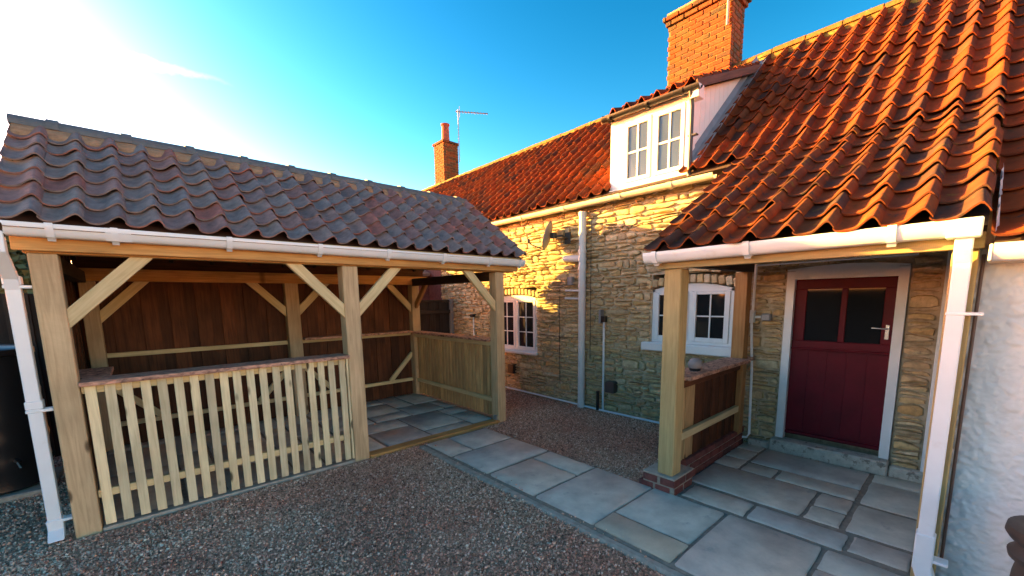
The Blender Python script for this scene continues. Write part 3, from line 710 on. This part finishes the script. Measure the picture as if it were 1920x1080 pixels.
for i in range(n):                                                    # right cheek of vertical boards
    a = XD+.1+(7.15-XD-.1)*i/n; b_ = XD+.1+(7.15-XD-.1)*(i+1)/n-.004
    V = [(x, y, z) for y in (Y0+.01, Y0+.03) for x, z in ((a, zroof(a)-.05), (b_, zroof(b_)-.05), (b_, zdorm(b_)-.07), (a, zdorm(a)-.07))]
    put('cheek_board', mesh('cheek_board', V, [[0, 1, 2, 3], [7, 6, 5, 4], [0, 4, 5, 1], [1, 5, 6, 2], [2, 6, 7, 3], [3, 7, 4, 0]], 'paint_white'), dm)
put('cheek', mesh('cheek', [(XD+.1, Y1, zroof(XD+.1)-.05), (7.15, Y1, zroof(7.15)-.05), (7.15, Y1, zdorm(7.15)-.07), (XD+.1, Y1, zdorm(XD+.1)-.07)], [[0, 1, 2, 3]], 'paint_white'), dm)
put('cheek', mesh('cheek', [(XD+.1, Y0+.04, zroof(XD+.1)-.05), (7.15, Y0+.04, zroof(7.15)-.05), (7.15, Y0+.04, zdorm(7.15)-.07), (XD+.1, Y0+.04, zdorm(XD+.1)-.07)], [[0, 1, 2, 3]], 'paint_white'), dm)
V = [(XE+.02, 2.30, zroof(XE+.02)+.115), (7.06, 2.30, zroof(7.06)+.115), (7.06, 2.40, zroof(7.06)+.120), (XE+.02, 2.40, zroof(XE+.02)+.120), (7.06, 2.428, zroof(7.06)+.21), (XE+.02, 2.428, zroof(XE+.02)+.21)]
put('lead_flashing', mesh('lead', V, [[0, 1, 2, 3], [3, 2, 4, 5]], 'lead'), dm)
for yb in (2.325, 3.645): timber('barge_board', dm, (4.99, yb, zdorm(4.99)-.018), (7.20, yb, zdorm(7.20)-.018), .025, .09, 'barge_wood')
droof = put('dormer_roof', mesh('droof', [(4.98, 2.33, zdorm(4.98)-.005), (7.3, 2.33, zdorm(7.3)-.005), (7.3, 3.64, zdorm(7.3)-.005), (4.98, 3.64, zdorm(4.98)-.005)], [[0, 1, 2, 3]], 'felt'), dm)
q = Vector((1, 0, .415)).normalized()
V, F = tile_geo(.2105, .36); its = []
for i in range(6):
    for j in range(9):
        A, U = Vector((0, -1, 0)), q; N = A.cross(U); p = Vector((4.985, 3.62, zdorm(4.985)-.022))+A*(i*.2105+.0)+U*(j*.268)
        R = np.array([[A.x, U.x, N.x], [A.y, U.y, N.y], [A.z, U.z, N.z]]); its.append((V@R.T+np.array(p), F))
put('dormer_tiles', sharp(join_me('dtiles', its, 'clay_red'), 50), dm, kind='stuff')
hp2 = [(.055*math.cos(a), .055*math.sin(a)) for a in np.linspace(0, -math.pi, 10)]+[(.05*math.cos(a), .05*math.sin(a)) for a in np.linspace(-math.pi, 0, 10)]
sweep('dormer_gutter', dm, hp2, (5.00, 2.29, 4.145), (5.00, 3.63, 4.175), 'black_plastic', (-1, 0, 0))
for yy in (2.5, 2.95, 3.5): sweep('gutter_bracket', dm, [(p*1.15, q_*1.15) for p, q_ in hp2], (5.00, yy-.02, 4.149), (5.00, yy+.02, 4.15), 'black_plastic', (-1, 0, 0))
tube('dormer_downpipe', dm, [(5.00, 2.405, 4.11), (5.03, 2.405, 4.02), (5.05, 2.405, 3.95), (5.05, 2.405, 3.17)], .026, 'dark_metal', 10)
bar('soffit_box', dm, (5.0, 2.31, 4.02), (5.14, 2.415, 4.165), 'sage_white')
bar('pipe_clip', dm, (5.03, 2.33, 3.62), (5.09, 2.44, 3.635), 'dark_metal', .002)
tube('cable_loop', dm, [(6.42, 2.40, 4.50), (6.42, 2.395, 4.38), (6.52, 2.395, 4.36), (6.52, 2.395, 4.52)], .008, 'cream_gutter', 6)

# windows in the stone wall
def window(nm_label, y0, y1, z0, zs, rise, glz, cols, rows, sill, mat='sage_white'):
    ym = (y0+y1)/2; X = XW+.035
    arch = [(y0+(y1-y0)*t, zs+rise*(1-(2*t-1)**2)) for t in np.linspace(0, 1, 11)]
    inn = glz[0][2:4]
    # frame: jambs, sill rail, arched head, mullion
    me = boxes_me('window', [((X, y0, z0), (X+.07, y0+.035, zs)), ((X, y1-.035, z0), (X+.07, y1, zs)), ((X, y0+.035, z0), (X+.07, y1-.035, z0+.035)), ((X, ym-.02, z0+.035), (X+.07, ym+.02, zs-.03)), ((X+.12, y0, z0), (X+.13, y1, zs))], mat)
    w = put('window', me, co, label=nm_label)
    prism_yz('window_head', w, [(y0, zs-.03), (y1, zs-.03)]+arch[::-1], X, X+.07, mat)
    casement(w, X-.012, y0+.037, ym-.022, z0+.037, zs-.032, glz[0], cols, rows, mat)
    casement(w, X-.012, ym+.022, y1-.037, z0+.037, zs-.032, glz[1], cols, rows, mat)
    bar('window_sill', w, (XW-.09, sill[0], sill[2]), (XW+.10, sill[1], sill[3]), mat, .012)
    n = int((y1-y0+.16)/.085)
    for i in range(n):                                               # brick arch, each brick on edge
        t = (i+.5)/n; y = y0-.08+(y1-y0+.16)*t; zc = zs+rise*(1-(2*t-1)**2)+.058; an = -(2*t-1)*rise*3.2
        M = Matrix.Translation((XW+.035, y, zc))@Matrix.Rotation(-an, 4, 'X')@Matrix.Rotation(math.pi/2, 4, 'Y')
        put('lintel_brick', cbox(.105, .074, .10, 'stone', .010), w, M)
    return w
window('white cottage window with two small casements beside the porch', 1.885, 2.925, 1.135, 1.835, .075, [(1.985, 2.325, 1.225, 1.765), (2.49, 2.83, 1.225, 1.765)], 2, 2, (1.80, 3.02, 1.02, 1.132))
window('tall white cottage window half hidden by the shelter post', 5.145, 6.255, .79, 1.745, .075, [(5.245, 5.63, .865, 1.68), (5.77, 6.155, .865, 1.68)], 2, 3, (5.09, 6.31, .735, .788))

# stable door
door = put('door', boxes_me('door', [((5.262, .46, .215), (5.30, 1.28, 1.905))], 'door_red'), co, label='dark red stable door with two panes in the upper half')
put('door_frame', boxes_me('door_frame', [((5.185, 1.272, .165), (5.27, 1.345, 1.99)), ((5.185, .395, .165), (5.27, .468, 1.99)), ((5.187, .468, 1.905), (5.268, 1.272, 1.995))], 'sage_white'), co)
prism_yz('door_head', co, [(.395, 1.995), (1.345, 1.995), (1.345, 2.01), (1.1, 2.035), (.87, 2.045), (.6, 2.035), (.395, 2.01)], 5.19, 5.265, 'sage_white')
for i in range(5):
    a = .47+i*.1604; bar('door_board', door, (5.247, a+.0004, .262), (5.262, a+.1600, 1.165), 'door_red', .001)
for lo, hi in (((5.238, .468, 1.185), (5.262, 1.272, 1.262)), ((5.243, .468, 1.80), (5.262, 1.272, 1.90)), ((5.243, .468, 1.262), (5.262, .552, 1.80)), ((5.243, 1.168, 1.262), (5.262, 1.272, 1.80)), ((5.243, .828, 1.262), (5.262, .878, 1.80))):
    bar('door_rail', door, lo, hi, 'door_red', .004)
bar('weather_bar', door, (5.215, .47, 1.165), (5.262, 1.27, 1.188), 'door_red', .006); bar('weather_bar', door, (5.225, .47, .218), (5.262, 1.27, .262), 'door_red', .01)
for a, b_ in ((.552, .828), (.878, 1.168)):
    put('pane', mesh('pane', [(5.257, a, 1.262), (5.2565, b_, 1.262), (5.2565, b_, 1.80), (5.257, a, 1.80)], [[0, 3, 2, 1]], 'glass'), door)
bar('handle_plate', door, (5.236, .495, 1.31), (5.243, .525, 1.45), 'chrome', .003)
tube('handle', door, [(5.236, .51, 1.415), (5.195, .51, 1.415), (5.19, .525, 1.416), (5.19, .62, 1.42)], .009, 'chrome', 10)
bar('white_trim', co, (5.14, .075, .06), (5.20, .172, 2.1), 'sage_white')
bar('door_sill', co, (5.075, .385, .022), (5.26, 1.375, .162), 'painted_stone', .014); bar('door_sill', co, (5.10, .135, .022), (5.19, .380, .13), 'painted_stone', .014); bar('door_sill', co, (5.10, 1.385, .022), (5.19, 1.60, .10), 'painted_stone', .014)
# pipes, cables and boxes on the wall
sp = tube('soil_pipe', co, [(5.125, 4.06, -.02), (5.125, 4.06, 3.03)], .055, 'soil_pipe', 20)
for z in (.04, 1.93, 2.20, 2.33, 2.45, 2.72, 3.0): tube('pipe_collar', sp, [(5.125, 4.06, z-.022), (5.125, 4.06, z+.022)], .063, 'soil_pipe', 20)
tube('pipe_branch', sp, [(5.125, 4.10, 2.345), (5.125, 4.34, 2.362), (5.14, 4.42, 2.366)], .052, 'soil_pipe', 16); tube('pipe_branch', sp, [(5.14, 4.42, 2.366), (5.26, 4.43, 2.37)], .05, 'soil_pipe', 16)
tube('waste_pipe', co, [(5.16, 4.10, 1.855), (5.16, 4.42, 1.865), (5.22, 4.43, 1.866)], .018, 'soil_pipe', 8); tube('waste_pipe', co, [(5.16, 4.10, 1.73), (5.16, 4.43, 1.74), (5.22, 4.44, 1.741)], .018, 'soil_pipe', 8)
bar('junction_box', co, (5.12, 4.27, 1.95), (5.20, 4.36, 2.08), 'grey_plastic')
tube('cable', co, [(5.165, 4.55, 1.93), (5.16, 4.555, 1.0), (5.165, 4.545, .3)], .0045, 'black_plastic', 6); tube('cable', co, [(5.165, 4.55, 1.92), (5.165, 4.40, 1.95), (5.165, 4.36, 1.98)], .0045, 'black_plastic', 6)
tube('cable', co, [(5.165, 3.93, 2.9), (5.16, 3.92, 1.6), (5.165, 3.925, .8)], .005, 'black_plastic', 6); tube('cable', co, [(5.165, 5.0, 1.13), (5.165, 4.55, 1.10), (5.165, 4.13, 1.12)], .004, 'black_plastic', 6)
tube('conduit', co, [(5.155, 3.66, .01), (5.155, 3.665, 1.40)], .016, 'upvc', 8); bar('conduit_bracket', co, (5.11, 3.70, 1.36), (5.20, 3.735, 1.56), 'grey_plastic'); bar('conduit_box', co, (5.12, 3.63, 1.38), (5.19, 3.70, 1.47), 'black_plastic')
tube('conduit', co, [(5.14, 7.6, .06), (5.14, 4.13, .03)], .016, 'upvc', 8); tube('conduit', co, [(5.14, 4.0, .025), (5.14, 3.67, .02), (5.14, 2.0, .035)], .016, 'upvc', 8)
tube('conduit', co, [(5.155, 6.93, .05), (5.155, 6.93, 1.38)], .014, 'upvc', 8); bar('wall_tap', co, (5.10, 6.88, 1.38), (5.2, 6.98, 1.44), 'black_plastic')
tube('cowl_pipe', co, [(5.12, 3.735, .02), (5.12, 3.735, .32)], .024, 'black_plastic', 8)
for (ya, za, mt) in ((3.52, .41, 'brown_plastic'), (5.75, .43, 'black_plastic')):
    prism_yz('vent_cowl', co, [(ya-.075, za-.085), (ya+.075, za-.085), (ya+.075, za+.07), (ya+.05, za+.085), (ya-.05, za+.085), (ya-.075, za+.07)], 5.11, 5.215, mt)
cdt = tube('conduit', co, [(5.16, 1.645, 2.08), (5.16, 1.65, 1.58)], .014, 'upvc', 8); tube('conduit', co, [(5.16, 1.655, 1.44), (5.155, 1.62, .9), (5.15, 1.60, .14), (5.13, 1.62, .10), (5.12, 1.68, .095)], .014, 'upvc', 8); tube('conduit', co, [(5.15, 1.645, 2.075), (5.15, .35, 2.09)], .012, 'upvc', 8)
bar('switch_box', co, (5.10, 1.62, 1.44), (5.17, 1.70, 1.58), 'upvc', .006); bar('bulkhead_light', co, (5.10, 1.455, 1.465), (5.17, 1.55, 1.545), 'grey_plastic', .012); tube('conduit', co, [(5.15, 1.62, 1.505), (5.15, 1.55, 1.505)], .014, 'upvc', 8)

# satellite dish
ds = thing('satellite_dish', 'small grey satellite dish on the sunlit stone wall below the gutter', 'satellite dish', (5.2, 4.5, 2.7))
def dish_me():
    c = Vector((4.99, 4.66, 2.74)); ax = Vector((-.42, .86, .28)).normalized(); u = ax.cross(Vector((0, 0, 1))).normalized(); v = u.cross(ax); V = [c-ax*.035]; F = []
    for r in range(1, 6):
        for k in range(24):
            a = 2*math.pi*k/24; rr = r/5; V.append(c+u*(.19*rr*math.cos(a))+v*(.225*rr*math.sin(a))+ax*(.035*(rr*rr-1)))
    F += [[0, 1+k, 1+(k+1) % 24] for k in range(24)]
    for r in range(4):
        for k in range(24): a, b_ = 1+r*24, 1+(r+1)*24; F.append([a+k, b_+k, b_+(k+1) % 24, a+(k+1) % 24])
    return mesh('dish', V, F, 'dish_grey', True), c, ax, v
me, c, ax, v = dish_me(); o = put('reflector', me, ds); md = o.modifiers.new('solid', 'SOLIDIFY'); md.thickness = .006
tube('feed_arm', ds, [c-v*.225-ax*.01, c-v*.20+ax*.20, c-v*.17+ax*.30], .010, 'dark_metal', 8)
tube('receiver', ds, [c-v*.17+ax*.29, c-v*.12+ax*.31], .028, 'dark_metal', 10)
tube('mast', ds, [c-ax*.05, (5.06, 4.42, 2.72), (5.19, 4.40, 2.68)], .016, 'dark_metal', 8)
bar('wall_plate', ds, (5.172, 4.34, 2.6), (5.192, 4.46, 2.78), 'dark_metal', .003)
bar('back_clamp', ds, (4.98, 4.52, 2.69), (5.06, 4.60, 2.78), 'dark_metal', .006)
# aerial
ae = thing('tv_aerial', 'thin metal television aerial on a mast beside the far chimney', 'aerial', (7.6, 11.2, 6.2))
M0 = Vector((7.92, 11.15, 6.0)); tip = Vector((7.92, 11.15, 7.55))
tube('mast', ae, [M0, tip], .018, 'steel', 8)
b0, b1 = Vector((7.88, 11.22, 7.50)), Vector((8.62, 10.55, 7.42)); tube('boom', ae, [b0, b1], .015, 'steel', 6)
dr = (b1-b0).normalized(); sd_ = dr.cross(Vector((0, 0, 1))).normalized()
for t in np.linspace(.03, .97, 11): p = b0.lerp(b1, t); hlf = .12-.05*t; tube('element', ae, [p-sd_*hlf, p+sd_*hlf], .007, 'steel', 5)
p = b0.lerp(b1, .12); tube('reflector_rod', ae, [p-Vector((0, 0, .16)), p+Vector((0, 0, .16))], .01, 'steel', 5)

# ------------------------------------------------------------------ porch
po = thing('porch', 'timber porch with orange pantile catslide roof in front of the red door', 'porch', (4.2, .9, 0))
bar('post', po, (3.345, 1.625, .165), (3.495, 1.772, 1.975), 'green_wood', .008)
bar('post', po, (4.955, 1.655, .16), (5.09, 1.785, 2.0), 'orange_wood', .006)
bar('post', po, (3.36, -.005, .0), (3.46, .098, 1.975), 'green_wood', .006)
bar('beam', po, (3.325, -.02, 1.978), (3.40, 1.83, 2.062), 'green_wood'); bar('beam', po, (3.405, -.02, 1.985), (3.48, 1.80, 2.11), 'dark_wood'); bar('beam', po, (3.49, 1.64, 2.0), (5.10, 1.73, 2.10), 'dark_wood')
pl = put('plinth', boxes_me('plinth', [((3.312, 1.592, -.02), (3.668, 1.888, .1505))], 'joint'), po)
put('plinth_cap', cbox(.37, .31, .016, 'concrete', .004), pl, Matrix.Translation((3.49, 1.74, .157)))
for cz, off_ in ((.035, 0), (.112, 1)):
    for yy in ((1.655, 1.82) if off_ else (1.70, 1.86)):
        put('brick', cbox(.14, .09, .066, 'brick_dark', .006), pl, Matrix.Translation((3.352, yy-.0, cz))@Matrix.Rotation(math.pi/2, 4, 'Z'))
    for xx in ((3.41, 3.59) if off_ else (3.37, 3.55)):
        put('brick', cbox(.165 if off_ else .16, .09, .066, 'brick_dark', .006), pl, Matrix.Translation((xx+.03, 1.632, cz)))
lw = put('low_wall', boxes_me('low_wall', [((3.69, 1.672, -.02), (5.17, 1.80, .195))], 'joint'), po)
for r_ in range(3):
    xx = 3.672+(.11 if r_ % 2 else 0)
    while xx < 5.1:
        L = min(.215, 5.16-xx); put('brick', cbox(round(L, 3), .10, .064, 'brick_dark', .006), lw, Matrix.Translation((xx+L/2, 1.712, .034+r_*.074))); xx += L+.011
for i in range(15):
    a = 3.50+i*.0968; bar('board', po, (a+.002, 1.695+.006*(i % 2), .205), (a+.0945, 1.715+.006*(i % 2), 1.0), 'board_tan' if i < 4 else 'board_brown', .003)
bar('rail', po, (3.497, 1.648, .445), (4.95, 1.692, .515), 'brace_wood'); bar('rail', po, (3.497, 1.655, .93), (4.95, 1.693, 1.0), 'board_brown')
bar('counter', po, (3.50, 1.575, 1.012), (4.952, 1.83, 1.048), 'scorched'); bar('counter', po, (5.092, 1.60, 1.012), (5.17, 1.83, 1.048), 'scorched')
bar('stud', po, (4.90, 1.63, .205), (4.953, 1.69, 1.01), 'orange_wood')
PX0, PZ0, PX1, PZ1 = 3.215, 2.105, 5.13, 3.235
PS = math.atan2(PZ1-PZ0, PX1-PX0); cQ, sQ = math.cos(PS), math.sin(PS)
proof = put('roof', mesh('roof', [(PX0+.02, -.02, PZ0-.02), (PX0+.02, 1.86, PZ0-.02), (PX1, 1.86, PZ1-.03), (PX1, -.02, PZ1-.03)], [[0, 3, 2, 1]], 'felt'), po)
Lp = (PX1-PX0)/cQ
tile_roof(proof, (PX0, 1.875, PZ0), (0, -1, 0), (cQ, 0, sQ), 9, 9, CW, Lp/9.0, 'clay_porch', lambda i, j: True, jit=.007, wob=.005)
put('ceiling', mesh('ceiling', [(3.48, 0, 2.13), (3.48, 1.8, 2.13), (5.2, 1.8, 2.14), (5.2, 0, 2.14)], [[0, 1, 2, 3]], 'dark_wood'), po)
timber('verge_board', proof, (PX0+.06, 1.845, PZ0-.02), (PX1-.05, 1.845, PZ1-.075), .02, .09, 'dark_wood')
g = gutter_ogee('gutter', po, (3.315, 1.90, 2.036), (3.315, .0, 2.050), (-1, 0, 0))
for yy in (1.80, 1.10, .34): bracket(g, (3.315, yy, 2.036+.007*(1.9-yy)), (-1, 0, 0), (0, 1, 0))
dp = sqpipe('downpipe', po, [(3.27, .055, 2.10), (3.27, .055, 1.97), (3.30, .052, 1.90), (3.30, .052, .12)], .070, 'upvc')
bar('gutter_outlet', dp, (3.208, -.005, 2.03), (3.318, .125, 2.128), 'upvc', .006)
for z in (1.625, .19): bar('pipe_clip', dp, (3.262, -.05, z), (3.345, .09, z+.016), 'upvc', .003)
bar('pipe_socket', dp, (3.258, .010, .125), (3.342, .094, .35), 'upvc', .006)
sqpipe('pipe_shoe', dp, [(3.30, .052, .14), (3.298, .03, .07), (3.29, -.06, .035)], .084, 'upvc')
# lamp on the porch counter
lp = thing('globe_lamp', 'small round grey lamp standing on the porch counter', 'lamp', (3.86, 1.70, 1.048))
put('globe', lathe_me([(.0, .122), (.03, .118), (.052, .10), (.064, .072), (.064, .05), (.054, .025)], 'dish_grey', (3.86, 1.70, 1.048), 24), lp); put('base', lathe_me([(.053, .024), (.05, .0), (0, 0)], 'black_plastic', (3.86, 1.70, 1.048), 24), lp)

# ------------------------------------------------------------------ white rendered building on the right
wb = thing('white_rendered_building', 'white roughcast rendered wing with red pantile roof at the right edge', 'building', (4.3, -1, 0))
def roughcast():
    ny, nz = 150, 360; y = np.concatenate([[-1.65], np.linspace(-.80, -.006, ny-1)]); z = np.linspace(-.03, 1.98, nz); Y, Z = np.meshgrid(y, z, indexing='ij')
    fy = np.fft.fftfreq(ny)[:, None]; fz = np.fft.fftfreq(nz)[None, :]; h = np.zeros((ny, nz))
    for sg, a in ((.030, .0045), (.085, .0050), (.16, .0022)):
        n_ = np.fft.ifft2(np.fft.fft2(rng.normal(size=(ny, nz)))*np.exp(-(fy**2+fz**2)/(2*sg*sg))).real; n_ /= n_.std()
        h += a*np.maximum(n_, -.6)*.62
    h[-1] *= .3; h[0] = 0; h[1] = 0
    V = np.stack([3.478-h, Y, Z], 2).reshape(-1, 3); I = np.arange(ny*nz).reshape(ny, nz)
    F = np.stack([I[:-1, :-1], I[:-1, 1:], I[1:, 1:], I[1:, :-1]], 2).reshape(-1, 4).tolist()
    return mesh('front_wall', V, F, 'roughcast', True)
put('front_wall', roughcast(), wb)
quadsheet('side_wall', wb, [(3.485, -.012, -.03), (3.485, -.012, 2.02), (5.2, -.012, 2.2), (5.2, -.012, -.03)], 'roughcast')
quadsheet('far_wall', wb, [(3.485, -1.65, -.03), (3.485, -1.65, 2.1), (5.2, -1.65, 3), (5.2, -1.65, -.03)], 'roughcast')
tube('service_pipe', wb, [(3.44, -.022, .15), (3.44, -.022, 1.95)], .008, 'brown_plastic', 8)
WX0, WZ0 = 3.21, 2.00
wroof = put('roof', mesh('roof', [(WX0+.02, -.05, WZ0-.02), (WX0+.02, -1.7, WZ0-.02), (PX1, -1.7, PZ1-.03), (PX1, -.05, PZ1-.03)], [[0, 1, 2, 3]], 'felt'), wb)
wS = math.atan2(PZ1-WZ0, PX1-WX0); Lw = (PX1-WX0)/math.cos(wS)
tile_roof(wroof, (WX0, 1.875-9*CW-.01, WZ0), (0, -1, 0), (math.cos(wS), 0, math.sin(wS)), 7, 9, .2105, Lw/9, 'clay_red', lambda i, j: True, jit=.005, wob=.004)
V = []
for t in np.linspace(0, 1, 20): x = 3.20+t*.62; e = random.uniform(-.008, .008); V += [(x, -.052+e, WZ0+.62*(x-WX0)+.02), (x, -.048+e*.5, PZ0+.59*(x-PX0)+.05-.02)]
put('verge_mortar', mesh('verge', V, [[2*i, 2*i+2, 2*i+3, 2*i+1] for i in range(19)], 'roughcast'), wroof)
gutter_ogee('gutter', wb, (3.34, -.05, 1.915), (3.34, -1.7, 1.905), (-1, 0, 0)); bar('fascia', wb, (3.345, -1.7, 1.90), (3.47, -.04, 1.99), 'cream_gutter')
bar('gutter_stop', wb, (3.235, -.048, 1.905), (3.34, -.035, 1.99), 'upvc')

# ------------------------------------------------------------------ loose things and background
cp = thing('chimney_pot_planter', 'weathered dark clay chimney pot standing by the white wall', 'chimney pot', (3.05, -.42, 0))
put('pot', lathe_me([(.19, 0), (.20, .06), (.18, .10), (.165, .40), (.155, .47), (.185, .49), (.19, .515), (.17, .535), (.165, .56), (.19, .585), (.205, .61), (.20, .645), (.175, .655), (.15, .65), (.14, .5), (.15, .1)], 'pot_clay', (3.02, -.415, 0), 36), cp)
bt = thing('water_butt', 'tall ribbed black water butt behind the left downpipe', 'water butt', (-1.25, 6.05, 0))
pr_ = [(.27, .05)]
for k in range(22):
    z = .08+k*.055; pr_.append((.30+.035*math.sin(math.pi*min(1, z/1.3))+(.009 if k % 4 == 0 else 0), z))
pr_ += [(.31, 1.30), (.335, 1.31), (.335, 1.36), (.30, 1.38), (0, 1.41)]
put('barrel', lathe_me(pr_, 'black_plastic', (-1.13, 6.0, .0), 40), bt); tube('tap', bt, [(-.98, 5.70, .35), (-.95, 5.62, .35), (-.95, 5.61, .30)], .018, 'black_plastic', 8)
put('stand', cbox(.7, .7, .06, 'concrete', .01), bt, Matrix.Translation((-1.13, 6.0, .02)))
fe = thing('boundary_fence', 'dark boarded fence behind the water butt on the left, with an added unseen side run', 'fence', (-3, 7.05, 0))
for i in range(37): x = -.60-i*.16; bar('board', fe, (x-.175, 7.02+.021*(i % 2), -.02), (x+.012, 7.04+.021*(i % 2), 1.88+random.uniform(-.006, .006)), 'dark_fence', .003)
for i in range(3): bar('post', fe, (-.75-i*2.0, 7.075, 0), (-.65-i*2.0, 7.16, 1.93), 'dark_fence')
for z in (.4, 1.5): bar('rail', fe, (-6.5, 7.071, z), (-.6, 7.074+.04, z+.07), 'dark_fence')
for i in range(66): y = -7.0+i*.21; bar('board', fe, (-6.54-.021*(i % 2), y-.012, -.02), (-6.52-.021*(i % 2), y+.222, 1.9), 'dark_fence', .003)  # unseen side run, added so the door panes reflect dark boards
ga = thing('side_gate', 'dark boarded side gate with a grey post between shelter and cottage', 'gate', (4.6, 7.75, 0))
for i in range(8): x = 4.10+i*.125; bar('board', ga, (x-.01, 7.74+.019*(i % 2), .06), (x+.135, 7.758+.019*(i % 2), 1.70), 'dark_fence', .003)
for z in (.3, 1.45): bar('rail', ga, (4.10, 7.70, z), (5.10, 7.738, z+.08), 'dark_fence')
bar('head_rail', ga, (4.08, 7.72, 1.702), (5.10, 7.78, 1.745), 'dark_fence'); bar('post', ga, (5.105, 7.70, 0), (5.185, 7.79, 1.76), 'grey_plastic')
ob = thing('brick_outbuilding', 'red brick outbuilding beyond the side gate', 'outbuilding', (4, 9.5, 0))
put('wall', boxes_me('wall', [((2.2, 8.75, 0), (5.19, 11.2, 2.35))], 'brick_dark'), ob)
V = [(2.1, 8.62, 2.36), (5.19, 8.62, 2.36), (5.19, 9.97, 2.9), (2.1, 9.97, 2.9), (2.1, 11.3, 2.36), (5.19, 11.3, 2.36)]
o = put('roof', mesh('roof', V, [[0, 1, 2, 3], [3, 2, 5, 4], [0, 3, 4], [1, 5, 2]], 'clay_dark'), ob); md = o.modifiers.new('s', 'SOLIDIFY'); md.thickness = .06
def leafy(name, label, c, rad, n, trunk_h, trunk_r, group=None):
    t = thing(name, label, 'tree', (c[0], c[1], 0), group); c = np.array(c)
    k = rng.normal(size=(22, 3)); k /= np.linalg.norm(k, axis=1)[:, None]; cl = c+k*np.array(rad)*rng.uniform(.35, .9, (22, 1)); cr = rng.uniform(.25, .45, 22)
    i = rng.integers(0, 22, n); d = rng.normal(size=(n, 3)); d /= np.linalg.norm(d, axis=1)[:, None]
    p = cl[i]+d*(cr[i]*rng.uniform(.5, 1, n)**.5)[:, None]*np.array(rad).mean()
    a = rng.normal(size=(n, 3)); a /= np.linalg.norm(a, axis=1)[:, None]; b_ = np.cross(a, d); b_ /= np.linalg.norm(b_, axis=1)[:, None]+1e-6; s = rng.uniform(.025, .05, n)[:, None]
    V = np.stack([p-a*s*1.5, p+b_*s, p+a*s*1.5, p-b_*s], 1).reshape(-1, 3)
    put('crown', mesh('crown', V, np.arange(4*n).reshape(n, 4).tolist(), 'leaf'), t)
    tube('trunk', t, [(c[0], c[1], 0), (c[0]+.05, c[1], trunk_h*.5), (c[0], c[1]+.05, c[2])], [trunk_r, trunk_r*.8, trunk_r*.4], 'dark_wood', 8)
    for q in range(5): e = cl[q]; tube('limb', t, [(c[0], c[1], trunk_h), tuple((c+e)/2-np.array((0, 0, .1))), tuple(e)], [trunk_r*.5, trunk_r*.3, .01], 'dark_wood', 6)
leafy('shrub_tree', 'green bushy tree top just showing over the dark fence', (-1.35, 8.6, 2.1), (.8, .7, .7), 6000, 1.2, .06)
leafy('shrub_tree', 'unseen green tree farther left behind the dark fence, made tall to shade the shelter end', (-3.5, 8.9, 2.7), (1.25, .9, 1.25), 14000, 1.4, .09)  # unseen tree, sized to keep low sun off the left end of the shelter
